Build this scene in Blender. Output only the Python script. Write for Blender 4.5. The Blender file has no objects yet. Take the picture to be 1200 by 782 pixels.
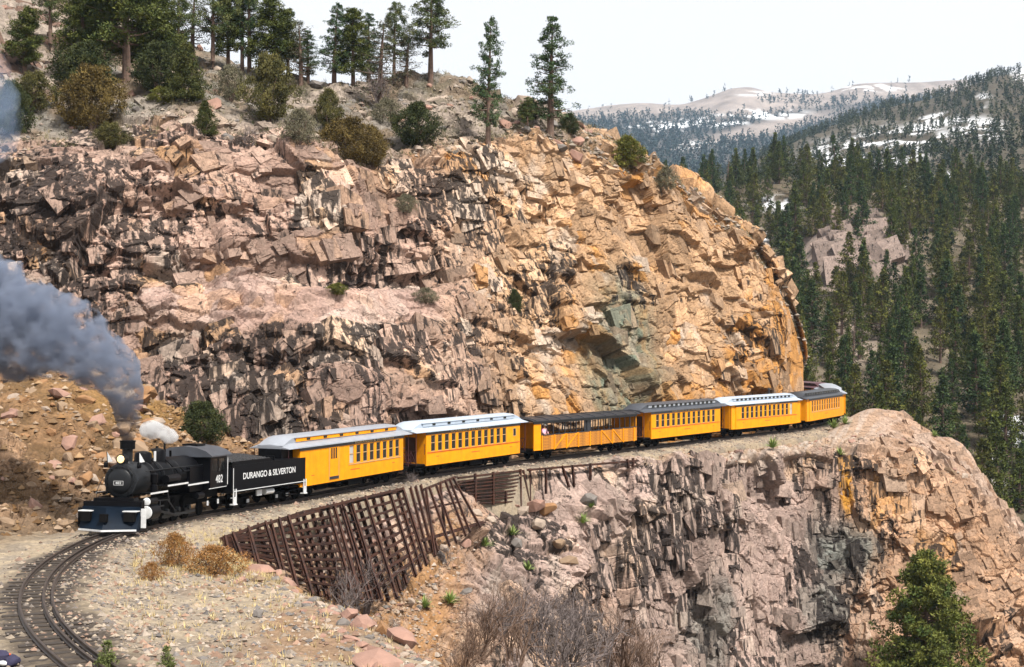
import bpy, math, random
import numpy as np
from mathutils import Vector, Matrix

# ------------------------------------------------------------------ camera, light, exposure
scene = bpy.context.scene
COL = scene.collection
F, CX, CY, HC = 1667.0, 600.0, 391.0, 9.4        # lens in photo pixels, eye height above the rails (m)
cam_data = bpy.data.cameras.new('camera')
cam_data.sensor_width = 36.0
cam_data.lens = F / 1200.0 * 36.0
cam_data.clip_start = 0.5
cam_data.clip_end = 20000.0
cam = bpy.data.objects.new('camera', cam_data)
cam.location = (0, 0, HC)
cam.rotation_euler = (math.radians(90), 0, 0)
COL.objects.link(cam)
scene.camera = cam

SUN_EL, SUN_AZ = math.radians(56), math.radians(140)      # azimuth clockwise from +Y
world = bpy.data.worlds.new('World')
scene.world = world
world.use_nodes = True
wn, wl = world.node_tree.nodes, world.node_tree.links
wn.clear()
sky = wn.new('ShaderNodeTexSky')
sky.sky_type = 'NISHITA'
sky.sun_disc = False
sky.sun_elevation = SUN_EL
sky.sun_rotation = SUN_AZ
sky.dust_density = 2.0
bg1 = wn.new('ShaderNodeBackground')
bg1.inputs['Strength'].default_value = 0.10
wl.new(sky.outputs['Color'], bg1.inputs['Color'])
tcw = wn.new('ShaderNodeTexCoord')
ncl = wn.new('ShaderNodeTexNoise')
ncl.inputs['Scale'].default_value = 2.2
ncl.inputs['Detail'].default_value = 4
wl.new(tcw.outputs['Generated'], ncl.inputs['Vector'])
rcl = wn.new('ShaderNodeValToRGB')
rcl.color_ramp.elements[0].color = (0.97, 0.955, 0.955, 1)
rcl.color_ramp.elements[1].color = (1.0, 0.985, 0.98, 1)
rcl.color_ramp.elements[0].position = 0.3
rcl.color_ramp.elements[1].position = 0.7
wl.new(ncl.outputs['Fac'], rcl.inputs['Fac'])
bg2 = wn.new('ShaderNodeBackground')                      # the thin white overcast
bg2.inputs['Strength'].default_value = 0.60
wl.new(rcl.outputs['Color'], bg2.inputs['Color'])
mxw = wn.new('ShaderNodeMixShader')
mxw.inputs['Fac'].default_value = 0.93
wl.new(bg1.outputs[0], mxw.inputs[1])
wl.new(bg2.outputs[0], mxw.inputs[2])
wo = wn.new('ShaderNodeOutputWorld')
wl.new(mxw.outputs[0], wo.inputs['Surface'])

sun_data = bpy.data.lights.new('sun', 'SUN')
sun_data.energy = 4.5
sun_data.angle = math.radians(7)
sun_data.color = (1.0, 0.95, 0.87)
sun = bpy.data.objects.new('sun', sun_data)
sd = Vector((math.sin(SUN_AZ) * math.cos(SUN_EL), math.cos(SUN_AZ) * math.cos(SUN_EL), math.sin(SUN_EL)))
sun.rotation_euler = sd.to_track_quat('Z', 'Y').to_euler()
sun.location = (60, -40, 120)
COL.objects.link(sun)

scene.view_settings.view_transform = 'Standard'
scene.view_settings.look = 'None'
scene.view_settings.exposure = 0.88
scene.view_settings.gamma = 1.0
scene.render.engine = 'CYCLES'
scene.cycles.max_bounces = 6
scene.cycles.diffuse_bounces = 2
scene.cycles.glossy_bounces = 2
scene.cycles.transparent_max_bounces = 8
scene.cycles.volume_bounces = 2
scene.cycles.use_denoising = True
scene.cycles.sample_clamp_indirect = 4.0

HAZE = True
# ------------------------------------------------------------------ helpers
rng = np.random.default_rng(482)
random.seed(482)


def at(x, y, Y):
    """A place seen at photo pixel (x, y), Y metres from the camera plane."""
    return np.array([(x - CX) / F * Y, Y, HC - (y - CY) / F * Y])


def at_z(x, y, z):
    Y = F * (HC - z) / (y - CY)
    return np.array([(x - CX) / F * Y, Y, z])


def tag(o, label=None, cat=None, group=None, kind=None):
    if label: o['label'] = label
    if cat: o['category'] = cat
    if group: o['group'] = group
    if kind: o['kind'] = kind
    return o


def new_obj(name, me, parent=None):
    o = bpy.data.objects.new(name, me)
    COL.objects.link(o)
    if parent is not None: o.parent = parent
    return o


def empty(name, loc=(0, 0, 0), rz=0.0):
    o = bpy.data.objects.new(name, None)
    o.empty_display_size = 0.3
    o.location = loc
    o.rotation_euler = (0, 0, rz)
    COL.objects.link(o)
    return o


def copy_tree(o, parent=None):
    c = o.copy()
    COL.objects.link(c)
    c.parent = parent
    for ch in o.children:
        copy_tree(ch, c)
    return c


def np_mesh(name, v, quads=None, tris=None, mats=(), smooth=False, col=None, midx=None, gain=.50, stain=None):
    """Mesh from numpy arrays."""
    me = bpy.data.meshes.new(name)
    v = np.asarray(v, np.float32)
    loops, starts, totals = [], [], []
    n = 0
    if quads is not None and len(quads):
        q = np.asarray(quads, np.int32)
        loops.append(q.ravel()); starts.append(n + np.arange(len(q), dtype=np.int32) * 4); n += q.size
    if tris is not None and len(tris):
        t = np.asarray(tris, np.int32)
        loops.append(t.ravel()); starts.append(n + np.arange(len(t), dtype=np.int32) * 3); n += t.size
    loops = np.concatenate(loops); starts = np.concatenate(starts)
    me.vertices.add(len(v)); me.vertices.foreach_set('co', v.ravel())
    me.loops.add(len(loops)); me.loops.foreach_set('vertex_index', loops)
    me.polygons.add(len(starts)); me.polygons.foreach_set('loop_start', starts)
    if midx is not None: me.polygons.foreach_set('material_index', np.asarray(midx, np.int32))
    me.polygons.foreach_set('use_smooth', np.full(len(starts), smooth, bool))
    for m in mats: me.materials.append(m)
    if col is not None:
        a = me.attributes.new('Col', 'FLOAT_COLOR', 'POINT')
        c = np.ones((len(v), 4), np.float32); c[:, :3] = col * gain
        a.data.foreach_set('color', c.ravel())
    if stain is not None:
        a = me.attributes.new('Stain', 'FLOAT', 'POINT'); a.data.foreach_set('value', np.asarray(stain, np.float32).ravel())
    me.update(calc_edges=True)
    me.validate()
    return me


class MB:
    """Collects simple shapes; build() links them as ONE mesh object."""
    def __init__(self): self.v, self.f = [], []
    def add(self, v, f):
        b = len(self.v)
        self.v += [tuple(map(float, p)) for p in v]
        self.f += [tuple(b + i for i in q) for q in f]
        return self
    def box(self, x0, x1, y0, y1, z0, z1):
        v = [(x0, y0, z0), (x1, y0, z0), (x1, y1, z0), (x0, y1, z0), (x0, y0, z1), (x1, y0, z1), (x1, y1, z1), (x0, y1, z1)]
        return self.add(v, [(0, 3, 2, 1), (4, 5, 6, 7), (0, 1, 5, 4), (1, 2, 6, 5), (2, 3, 7, 6), (3, 0, 4, 7)])
    def bar(self, a, b, w, h, up=(0, 0, 1)):
        a, b = Vector(a), Vector(b)
        d = (b - a).normalized()
        s = d.cross(Vector(up))
        if s.length < 1e-4: s = d.cross(Vector((1, 0, 0)))
        s.normalize(); u = s.cross(d).normalized()
        v = [p + s * (i * w / 2) + u * (j * h / 2) for p in (a, b) for i, j in ((-1, -1), (1, -1), (1, 1), (-1, 1))]
        return self.add(v, [(0, 1, 2, 3), (7, 6, 5, 4), (0, 4, 5, 1), (1, 5, 6, 2), (2, 6, 7, 3), (3, 7, 4, 0)])
    def tube(self, pts, rad, n=8, cap=True):
        pts = [Vector(p) for p in pts]
        if not hasattr(rad, '__len__'): rad = [rad] * len(pts)
        v, f = [], []
        for i, p in enumerate(pts):
            d = (pts[min(i + 1, len(pts) - 1)] - pts[max(i - 1, 0)]).normalized()
            s = d.cross(Vector((0, 0, 1)))
            if s.length < 1e-3: s = d.cross(Vector((1, 0, 0)))
            s.normalize(); u = s.cross(d)
            for k in range(n):
                t = 2 * math.pi * k / n
                v.append(p + (s * math.cos(t) + u * math.sin(t)) * rad[i])
        for i in range(len(pts) - 1):
            for k in range(n):
                f.append((i * n + k, i * n + (k + 1) % n, (i + 1) * n + (k + 1) % n, (i + 1) * n + k))
        if cap:
            f.append(tuple(reversed(range(n)))); f.append(tuple(range((len(pts) - 1) * n, len(pts) * n)))
        return self.add(v, f)
    def lathe(self, prof, axis='z', c=(0, 0, 0), n=24, cap=True):
        """prof: (radius, height along axis)."""
        v, f = [], []
        for r, h in prof:
            for k in range(n):
                t = 2 * math.pi * k / n
                a, b = r * math.cos(t), r * math.sin(t)
                p = {'z': (a, b, h), 'x': (h, a, b), 'y': (b, h, a)}[axis]
                v.append((p[0] + c[0], p[1] + c[1], p[2] + c[2]))
        for i in range(len(prof) - 1):
            for k in range(n):
                f.append((i * n + k, i * n + (k + 1) % n, (i + 1) * n + (k + 1) % n, (i + 1) * n + k))
        if cap:
            f.append(tuple(reversed(range(n)))); f.append(tuple(range((len(prof) - 1) * n, len(prof) * n)))
        return self.add(v, f)
    def prism(self, poly, x0, x1, axis='x'):
        n = len(poly)
        mk = {'x': lambda a, b, t: (t, a, b), 'y': lambda a, b, t: (a, t, b), 'z': lambda a, b, t: (a, b, t)}[axis]
        v = [mk(a, b, x0) for a, b in poly] + [mk(a, b, x1) for a, b in poly]
        f = [(i, (i + 1) % n, n + (i + 1) % n, n + i) for i in range(n)]
        f += [tuple(reversed(range(n))), tuple(range(n, 2 * n))]
        return self.add(v, f)
    def mesh(self, name, mat, smooth=False):
        me = bpy.data.meshes.new(name)
        me.from_pydata(self.v, [], self.f)
        if smooth:
            me.polygons.foreach_set('use_smooth', np.ones(len(self.f), bool))
        if mat is not None: me.materials.append(mat)
        me.update()
        if smooth:
            try: me.set_sharp_from_angle(angle=math.radians(38))
            except Exception: pass
        return me
    def build(self, name, mat, parent=None, smooth=False):
        return new_obj(name, self.mesh(name, mat, smooth), parent)


# ------------------------------------------------------------------ numpy noise
def _hash(ix, iy, iz, seed):
    h = (ix.astype(np.int64) * 374761393 + iy.astype(np.int64) * 668265263 + iz.astype(np.int64) * 2147483629 + seed * 974634777) & 0xffffffff
    h = ((h ^ (h >> 13)) * 1274126177) & 0xffffffff
    h = ((h ^ (h >> 16)) * 2246822519) & 0xffffffff
    return ((h ^ (h >> 15)) & 0xffffff) / float(0xffffff)


def vnoise(x, y, z=None, seed=0):
    if z is None: z = np.zeros_like(x)
    ix, iy, iz = np.floor(x), np.floor(y), np.floor(z)
    fx, fy, fz = x - ix, y - iy, z - iz
    fx, fy, fz = [t * t * (3 - 2 * t) for t in (fx, fy, fz)]
    r = 0
    for dx in (0, 1):
        for dy in (0, 1):
            for dz in (0, 1):
                w = (fx if dx else 1 - fx) * (fy if dy else 1 - fy) * (fz if dz else 1 - fz)
                r = r + w * _hash(ix + dx, iy + dy, iz + dz, seed)
    return r * 2 - 1


def vnoise2(x, y, seed=0):
    ix, iy = np.floor(x), np.floor(y)
    fx, fy = x - ix, y - iy
    fx, fy = fx * fx * (3 - 2 * fx), fy * fy * (3 - 2 * fy)
    z = np.zeros_like(ix)
    a = _hash(ix, iy, z, seed) * (1 - fx) + _hash(ix + 1, iy, z, seed) * fx
    b = _hash(ix, iy + 1, z, seed) * (1 - fx) + _hash(ix + 1, iy + 1, z, seed) * fx
    return (a * (1 - fy) + b * fy) * 2 - 1


def fbm2(x, y, octv=4, seed=0, gain=0.5):
    r, a = 0, 1.0
    for i in range(octv):
        r = r + a * vnoise2(x * 2 ** i + 17.3 * i, y * 2 ** i - 9.1 * i, seed + i)
        a *= gain
    return r


def sstep(a, b, x):
    t = np.clip((x - a) / (b - a), 0, 1)
    return t * t * (3 - 2 * t)


_RT = np.random.default_rng(7).random((65536, 7)).astype(np.float32)


def blocks3(q, L, asp, seed):
    """Jointed-rock cells in space: gap to the second nearest cell, per-cell random numbers, place inside the cell."""
    Q = [q[0] / L, q[1] / L, q[2] / (L * asp)]
    I = [np.floor(c).astype(np.int32) for c in Q]
    n = Q[0].shape
    F1 = np.full(n, 9.0, np.float32); F2 = np.full(n, 9.0, np.float32)
    best = np.zeros(n, np.int32); bd = [np.zeros(n, np.float32) for _ in range(3)]
    best2 = np.zeros(n, np.int32); bd2 = [np.zeros(n, np.float32) for _ in range(3)]
    for da in (-1, 0, 1):
        for db in (-1, 0, 1):
            for dc in (-1, 0, 1):
                a, b, c = I[0] + da, I[1] + db, I[2] + dc
                k = ((a * 73856093) ^ (b * 19349663) ^ (c * 83492791) ^ (seed * 2654435)) & 0xffff
                r = _RT[k]
                dx = Q[0] - a - (.15 + .7 * r[..., 0]); dy = Q[1] - b - (.15 + .7 * r[..., 1]); dz = Q[2] - c - (.15 + .7 * r[..., 2])
                ax, ay, az = np.abs(dx), np.abs(dy), np.abs(dz)
                d = .72 * np.maximum(np.maximum(ax, ay), az) + .28 * np.sqrt(dx * dx + dy * dy + dz * dz)
                m = d < F1
                m2 = ~m & (d < F2)
                for t2, t, w in zip(bd2, bd, (dx, dy, dz)):
                    t2[m] = t[m]; t2[m2] = w[m2]; t[m] = w[m]
                best2[m] = best[m]; best2[m2] = k[m2]; best[m] = k[m]
                F2 = np.where(m, F1, np.minimum(F2, d)); F1 = np.where(m, d, F1)
    return F2 - F1, _RT[best], bd, _RT[best2], bd2


def rock_disp(P, levels, seed=0, strike=35.0):
    """Displacement (m) of fractured rock along the face and per-block random numbers for tint."""
    h = math.radians(strike)
    q0 = P[..., 0] * math.sin(h) + P[..., 1] * math.cos(h)
    q1 = P[..., 0] * math.cos(h) - P[..., 1] * math.sin(h)
    q2 = P[..., 2]
    w0 = q0 + .9 * fbm2(q0 * .13, q2 * .13 + q1 * .1, 3, seed + 50) + .05 * fbm2(q0 * .9, q2 * .9 + q1 * .7, 2, seed + 51)
    w2 = q2 + .7 * fbm2(q0 * .13 + 31, q2 * .13 + q1 * .1, 3, seed + 60) + .05 * fbm2(q0 * .9 + 7, q2 * .9 + q1 * .7, 2, seed + 61)
    d = np.zeros_like(q0); tints = []
    for k, (L, asp, amp, crack, dip) in enumerate(levels):
        cd, sd_ = math.cos(dip), math.sin(dip)
        e, r, b, r2, b2 = blocks3((w0 * cd - w2 * sd_, q1 + .3 * L, w0 * sd_ + w2 * cd), L, asp, seed + 7 * k)
        h1, h2 = [(c[..., 3] - .5) * 1.3 + (c[..., 4] - .5) * 1.5 * g[0] + ((c[..., 5] - .5) * 1.5 - .3) * g[2] for c, g in ((r, b), (r2, b2))]
        w = .5 + .5 * np.clip(e / (.035 + .035 / L), 0, 1)
        d += amp * (w * h1 + (1 - w) * h2)
        d -= crack * (1 - sstep(0.0, 0.07, e))
        tints.append(r[..., 6].astype(np.float64))
    return d, tints


# ------------------------------------------------------------------ lofts
def hermite(ctrl, knots, t):
    """Cubic interpolation of ctrl (n, ...) with knots (n) at t."""
    k = np.asarray(knots, float); c = np.asarray(ctrl, float)
    n = len(k)
    m = np.zeros_like(c)
    dk = np.diff(k).reshape((-1,) + (1,) * (c.ndim - 1))
    sl = np.diff(c, axis=0) / dk
    m[0], m[-1] = sl[0], sl[-1]
    w0, w1 = dk[1:], dk[:-1]
    m[1:-1] = (sl[:-1] * w0 + sl[1:] * w1) / (w0 + w1)
    i = np.clip(np.searchsorted(k, t, side='right') - 1, 0, n - 2)
    h = (k[i + 1] - k[i]); x = (t - k[i]) / h
    sh = (-1,) + (1,) * (c.ndim - 1)
    x = x.reshape(sh); h = h.reshape(sh)
    return ((2 * x ** 3 - 3 * x ** 2 + 1) * c[i] + (x ** 3 - 2 * x ** 2 + x) * h * m[i]
            + (-2 * x ** 3 + 3 * x ** 2) * c[i + 1] + (x ** 3 - x ** 2) * h * m[i + 1])


def loft(ctrl, uk, ut, vk, vt):
    """ctrl (rows, cols, 3) -> dense grid (len(vt), len(ut), 3)."""
    g = hermite(np.asarray(ctrl, float), vk, vt)
    return np.swapaxes(hermite(np.swapaxes(g, 0, 1), uk, ut), 0, 1)


def grid_normals(P):
    du = np.gradient(P, axis=1); dv = np.gradient(P, axis=0)
    n = np.cross(du, dv)
    return n / np.maximum(np.linalg.norm(n, axis=2, keepdims=True), 1e-9)


def grid_quads(nr, nc):
    i = np.arange(nr * nc).reshape(nr, nc)
    return np.stack([i[:-1, :-1], i[:-1, 1:], i[1:, 1:], i[1:, :-1]], -1).reshape(-1, 4)


def spans(knots, counts):
    """Samples between knots, counts per interval."""
    out = []
    for a, b, n in zip(knots[:-1], knots[1:], counts):
        out.append(np.linspace(a, b, n, endpoint=False))
    out.append([knots[-1]])
    return np.concatenate(out)


# ------------------------------------------------------------------ materials
MATS = {}


def mat(name, base=(.5, .5, .5), rough=.8, metal=0.0, noise=0.0, nscale=4.0, bump=0.0, bscale=20.0, attr=False, emit=None, spec=None, col2=None):
    """Procedural Principled material: base colour (or the Col attribute) broken up by noise, with fine bump."""
    m = bpy.data.materials.new(name); m.use_nodes = True
    nt = m.node_tree; N, L = nt.nodes, nt.links
    b = N['Principled BSDF']
    b.inputs['Roughness'].default_value = rough
    b.inputs['Metallic'].default_value = metal
    if spec is not None: b.inputs['Specular IOR Level'].default_value = spec
    tc = N.new('ShaderNodeTexCoord')
    src = None
    if attr:
        a = N.new('ShaderNodeAttribute'); a.attribute_name = 'Col'; src = a.outputs['Color']
    if noise > 0 or col2:
        n1 = N.new('ShaderNodeTexNoise'); n1.inputs['Scale'].default_value = nscale
        n1.inputs['Detail'].default_value = 6; n1.inputs['Roughness'].default_value = .65
        L.new(tc.outputs['Object'], n1.inputs['Vector'])
        mx = N.new('ShaderNodeMix'); mx.data_type = 'RGBA'
        if col2:
            rp = N.new('ShaderNodeValToRGB')
            rp.color_ramp.elements[0].position = .38; rp.color_ramp.elements[1].position = .64
            L.new(n1.outputs['Fac'], rp.inputs['Fac'])
            L.new(rp.outputs['Color'], mx.inputs['Factor'])
            mx.inputs[6].default_value = (*base, 1); mx.inputs[7].default_value = (*col2, 1)
        else:
            mx.blend_type = 'MULTIPLY'; mx.inputs['Factor'].default_value = 1
            mr = N.new('ShaderNodeMapRange')
            mr.inputs[1].default_value = .25; mr.inputs[2].default_value = .75
            mr.inputs[3].default_value = 1 - noise; mr.inputs[4].default_value = 1 + noise
            L.new(n1.outputs['Fac'], mr.inputs[0])
            if src is not None: L.new(src, mx.inputs[6])
            else: mx.inputs[6].default_value = (*base, 1)
            L.new(mr.outputs[0], mx.inputs[7])
        src = mx.outputs[2]
    if src is not None: L.new(src, b.inputs['Base Color'])
    else: b.inputs['Base Color'].default_value = (*base, 1)
    if bump > 0:
        n2 = N.new('ShaderNodeTexNoise'); n2.inputs['Scale'].default_value = bscale
        n2.inputs['Detail'].default_value = 8; n2.inputs['Roughness'].default_value = .7
        L.new(tc.outputs['Object'], n2.inputs['Vector'])
        bp = N.new('ShaderNodeBump'); bp.inputs['Strength'].default_value = 1.0
        bp.inputs['Distance'].default_value = bump
        L.new(n2.outputs['Fac'], bp.inputs['Height'])
        L.new(bp.outputs[0], b.inputs['Normal'])
    if emit:
        b.inputs['Emission Color'].default_value = (*emit[:3], 1)
        b.inputs['Emission Strength'].default_value = emit[3]
    MATS[name] = m
    return m




def rock_material():
    """Granite: the Col attribute, mottling, dark mineral streaks where Stain says, fine cracks in relief."""
    m = mat('fractured_rock', attr=True, rough=.88, noise=.34, nscale=1.1, spec=.22)
    N, L = m.node_tree.nodes, m.node_tree.links
    b = N['Principled BSDF']
    src = b.inputs['Base Color'].links[0].from_socket
    tc = next(n for n in N if n.type == 'TEX_COORD')
    n2 = N.new('ShaderNodeTexNoise'); n2.inputs['Scale'].default_value = 5.5; n2.inputs['Detail'].default_value = 5
    L.new(tc.outputs['Object'], n2.inputs['Vector'])
    mr = N.new('ShaderNodeMapRange'); mr.inputs[1].default_value = .3; mr.inputs[2].default_value = .7; mr.inputs[3].default_value = .72; mr.inputs[4].default_value = 1.25
    L.new(n2.outputs['Fac'], mr.inputs[0])
    mu = N.new('ShaderNodeMix'); mu.data_type = 'RGBA'; mu.blend_type = 'MULTIPLY'; mu.inputs['Factor'].default_value = 1
    L.new(src, mu.inputs[6]); L.new(mr.outputs[0], mu.inputs[7])
    mp = N.new('ShaderNodeMapping'); mp.inputs['Scale'].default_value = (1.9, 1.9, .17)
    L.new(tc.outputs['Object'], mp.inputs['Vector'])
    ns = N.new('ShaderNodeTexNoise'); ns.inputs['Scale'].default_value = 1.0; ns.inputs['Detail'].default_value = 6; ns.inputs['Roughness'].default_value = .62; ns.inputs['Distortion'].default_value = .25
    L.new(mp.outputs[0], ns.inputs['Vector'])
    at_ = N.new('ShaderNodeAttribute'); at_.attribute_name = 'Stain'
    ad = N.new('ShaderNodeMath'); ad.operation = 'MULTIPLY_ADD'; ad.inputs[1].default_value = .42
    L.new(at_.outputs['Fac'], ad.inputs[0]); L.new(ns.outputs['Fac'], ad.inputs[2])
    th = N.new('ShaderNodeMapRange'); th.inputs[1].default_value = .71; th.inputs[2].default_value = .80; th.inputs[3].default_value = 0; th.inputs[4].default_value = .93
    L.new(ad.outputs[0], th.inputs[0])
    mv = N.new('ShaderNodeMix'); mv.data_type = 'RGBA'; mv.inputs[7].default_value = (.016, .012, .011, 1)
    L.new(th.outputs[0], mv.inputs['Factor']); L.new(mu.outputs[2], mv.inputs[6])
    mp2 = N.new('ShaderNodeMapping'); mp2.inputs['Scale'].default_value = (3.2, 3.2, .3); mp2.inputs['Location'].default_value = (7, 3, 0)
    L.new(tc.outputs['Object'], mp2.inputs['Vector'])
    nw = N.new('ShaderNodeTexNoise'); nw.inputs['Scale'].default_value = 1.0; nw.inputs['Detail'].default_value = 4
    L.new(mp2.outputs[0], nw.inputs['Vector'])
    tw = N.new('ShaderNodeMapRange'); tw.inputs[1].default_value = .66; tw.inputs[2].default_value = .78; tw.inputs[3].default_value = 0; tw.inputs[4].default_value = .6
    L.new(nw.outputs['Fac'], tw.inputs[0])
    tw2 = N.new('ShaderNodeMath'); tw2.operation = 'MULTIPLY'; L.new(tw.outputs[0], tw2.inputs[0]); L.new(at_.outputs['Fac'], tw2.inputs[1])
    mw = N.new('ShaderNodeMix'); mw.data_type = 'RGBA'; mw.inputs[7].default_value = (.36, .33, .30, 1)
    L.new(tw2.outputs[0], mw.inputs['Factor']); L.new(mv.outputs[2], mw.inputs[6])
    L.new(mw.outputs[2], b.inputs['Base Color'])
    nv = N.new('ShaderNodeTexNoise'); nv.inputs['Scale'].default_value = .55; nv.inputs['Detail'].default_value = 4; nv.inputs['Roughness'].default_value = .55
    L.new(tc.outputs['Object'], nv.inputs['Vector'])
    df = N.new('ShaderNodeMath'); df.operation = 'SUBTRACT'; df.inputs[1].default_value = .5; L.new(nv.outputs['Fac'], df.inputs[0])
    ab = N.new('ShaderNodeMath'); ab.operation = 'ABSOLUTE'; L.new(df.outputs[0], ab.inputs[0])
    cr = N.new('ShaderNodeMapRange'); cr.inputs[1].default_value = 0; cr.inputs[2].default_value = .010
    L.new(ab.outputs[0], cr.inputs[0])
    n3 = N.new('ShaderNodeTexNoise'); n3.inputs['Scale'].default_value = 3.4; n3.inputs['Detail'].default_value = 9; n3.inputs['Roughness'].default_value = .72
    L.new(tc.outputs['Object'], n3.inputs['Vector'])
    b1 = N.new('ShaderNodeBump'); b1.inputs['Distance'].default_value = .10; L.new(n3.outputs['Fac'], b1.inputs['Height'])
    b2 = N.new('ShaderNodeBump'); b2.inputs['Distance'].default_value = .07; L.new(cr.outputs[0], b2.inputs['Height']); L.new(b1.outputs[0], b2.inputs['Normal'])
    L.new(b2.outputs[0], b.inputs['Normal'])
    return m


M_ROCK = rock_material()
M_GROUND = mat('gravel_ground', attr=True, rough=.95, noise=.38, nscale=5.0, bump=.05, bscale=9.0, spec=.1)
M_HILL = mat('hillside_soil', attr=True, rough=.95, noise=.30, nscale=.25, bump=.4, bscale=.6, spec=.1)
M_STONE = mat('loose_stone', attr=True, rough=.9, noise=.28, nscale=3.0, bump=.03, bscale=8.0, spec=.25)
# ------------------------------------------------------------------ the line of the track (x, y, rail-top height)
PATH = np.array([(-2, 19, 1.75), (-5.5, 27, 1.72), (-9.8, 33.3, 1.6), (-14.2, 42.5, 1.3), (-16.3, 49.7, 1.05), (-17.3, 56, .85),
                 (-17.6, 62, .65), (-16.6, 70, .3), (-13.4, 79, .05), (-7.2, 92.2, 0), (.5, 104.6, 0), (9.6, 116, 0),
                 (18.4, 127.7, 0), (27.2, 139, 0), (33.9, 151.5, 0), (36.0, 160.5, 0), (36.0, 170, 0), (32.6, 180.5, 0), (26, 189.5, 0), (17.5, 197, 0)], float)
_k = np.concatenate([[0], np.cumsum(np.linalg.norm(np.diff(PATH[:, :2], axis=0), axis=1))])
_t = np.linspace(0, _k[-1], 2400)
TP = hermite(PATH, _k, _t)
for _ in range(30):                                                  # ease the curve
    TP[1:-1] = .25 * TP[:-2] + .5 * TP[1:-1] + .25 * TP[2:]
TS = np.concatenate([[0], np.cumsum(np.linalg.norm(np.diff(TP[:, :2], axis=0), axis=1))])
TLEN = TS[-1]
TD = np.gradient(TP, axis=0); TD[:, 2] = 0
TD /= np.linalg.norm(TD, axis=1, keepdims=True)
TN = np.stack([-TD[:, 1], TD[:, 0], np.zeros(len(TD))], 1)           # towards the hill side


def track(s, off=0.0):
    p = np.array([np.interp(s, TS, TP[:, i]) for i in range(3)])
    n = np.array([np.interp(s, TS, TN[:, i]) for i in range(3)])
    return p + n * off


def track_dist(X, Y):
    """Signed distance to the track (hill side positive), nearest rail height, nearest station."""
    sub = slice(0, None, 4)
    px, py = TP[sub, 0], TP[sub, 1]
    sh = X.shape; X = X.ravel(); Y = Y.ravel()
    D = np.empty(len(X)); Z = np.empty(len(X)); S = np.empty(len(X))
    for i in range(0, len(X), 20000):
        x, y = X[i:i + 20000], Y[i:i + 20000]
        q = (x[:, None] - px) ** 2 + (y[:, None] - py) ** 2
        j = q.argmin(1)
        dx, dy = x - px[j], y - py[j]
        n = TN[sub][j]
        sg = np.sign(dx * n[:, 0] + dy * n[:, 1])
        D[i:i + 20000] = np.sqrt(q[np.arange(len(j)), j]) * sg
        Z[i:i + 20000] = TP[sub][j, 2]; S[i:i + 20000] = TS[sub][j]
    return D.reshape(sh), Z.reshape(sh), S.reshape(sh)


def ray_offset(x, d, lo=70.0, hi=200.0):
    """Distance Y at which the sight line through column x first stands d metres off the track on its hill side."""
    Y = np.linspace(lo, hi, 1300)
    D, _, _ = track_dist((x - CX) / F * Y, Y)
    ok = np.where(D >= d)[0]
    return Y[ok[0]] if len(ok) else hi


# ------------------------------------------------------------------ upper rock massif behind the train
PINK = np.array([.54, .36, .285]); PALE = np.array([.60, .50, .415]); ORANGE = np.array([.60, .32, .115]); OCHRE = np.array([.55, .235, .05])
VARN = np.array([.045, .034, .032]); GREEN = np.array([.17, .19, .14]); BROWN = np.array([.30, .19, .12]); SOIL = np.array([.36, .27, .19])
PURPLE = np.array([.36, .255, .25]); WHITE = np.array([.62, .58, .54])

UP = [  # column x, base distance (None: 4.2 m off the track), then (y, metres further back) up the slope
    (-140, 84, (400, 3), (330, 6), (200, 12), (80, 26), (-60, 45), (-220, 75)),
    (-60, 86, (400, 3), (330, 6), (190, 12), (80, 26), (-40, 45), (-180, 75)),
    (20, 88, (400, 3), (335, 6), (180, 12), (110, 24), (20, 44), (-90, 75)),
    (100, 90, (405, 3), (330, 5), (172, 12), (130, 22), (60, 40), (-20, 70)),
    (160, 91, (400, 3), (330, 5), (165, 13), (125, 22), (80, 38), (30, 62)),
    (220, 91, (395, 3), (325, 6), (162, 13), (125, 22), (95, 36), (60, 55)),
    (300, 92, (395, 3.5), (335, 8), (172, 14), (140, 22), (115, 34), (88, 50)),
    (380, None, (400, 4), (340, 9), (185, 15), (150, 23), (122, 34), (100, 48)),
    (450, None, (395, 4), (335, 10), (195, 15), (150, 24), (120, 34), (97, 46)),
    (520, None, (390, 4), (330, 9), (180, 15), (140, 22), (118, 30), (93, 40)),
    (580, None, (380, 5), (310, 9), (172, 15), (150, 20), (130, 27), (112, 35)),
    (640, None, (370, 5), (290, 9), (165, 15), (155, 19), (148, 24), (143, 30)),
    (700, None, (360, 5), (270, 9), (190, 14), (180, 17), (175, 20), (170, 25)),
    (760, None, (370, 5), (285, 9), (215, 13), (209, 15), (206, 18), (204, 22)),
    (810, None, (380, 4), (300, 8), (245, 11), (237, 13), (234, 15), (232, 18)),
    (850, None, (390, 4), (320, 7), (275, 9), (267, 11), (263, 13), (261, 15)),
    (885, None, (400, 3), (340, 5), (302, 7), (293, 8.5), (288, 10), (285, 11)),
    (912, None, (420, 2.5), (380, 4), (352, 5), (343, 6), (338, 7), (335, 8)),
    (930, None, (436, 1.5), (406, 2.5), (388, 3), (381, 3.5), (376, 4), (373, 5)),
    (940, None, (458, .8), (446, 1.2), (437, 1.6), (432, 2), (428, 2.4), (425, 3)),
]
rows = [[] for _ in range(11)]
ux = []
last_Y = 100.0
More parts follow.
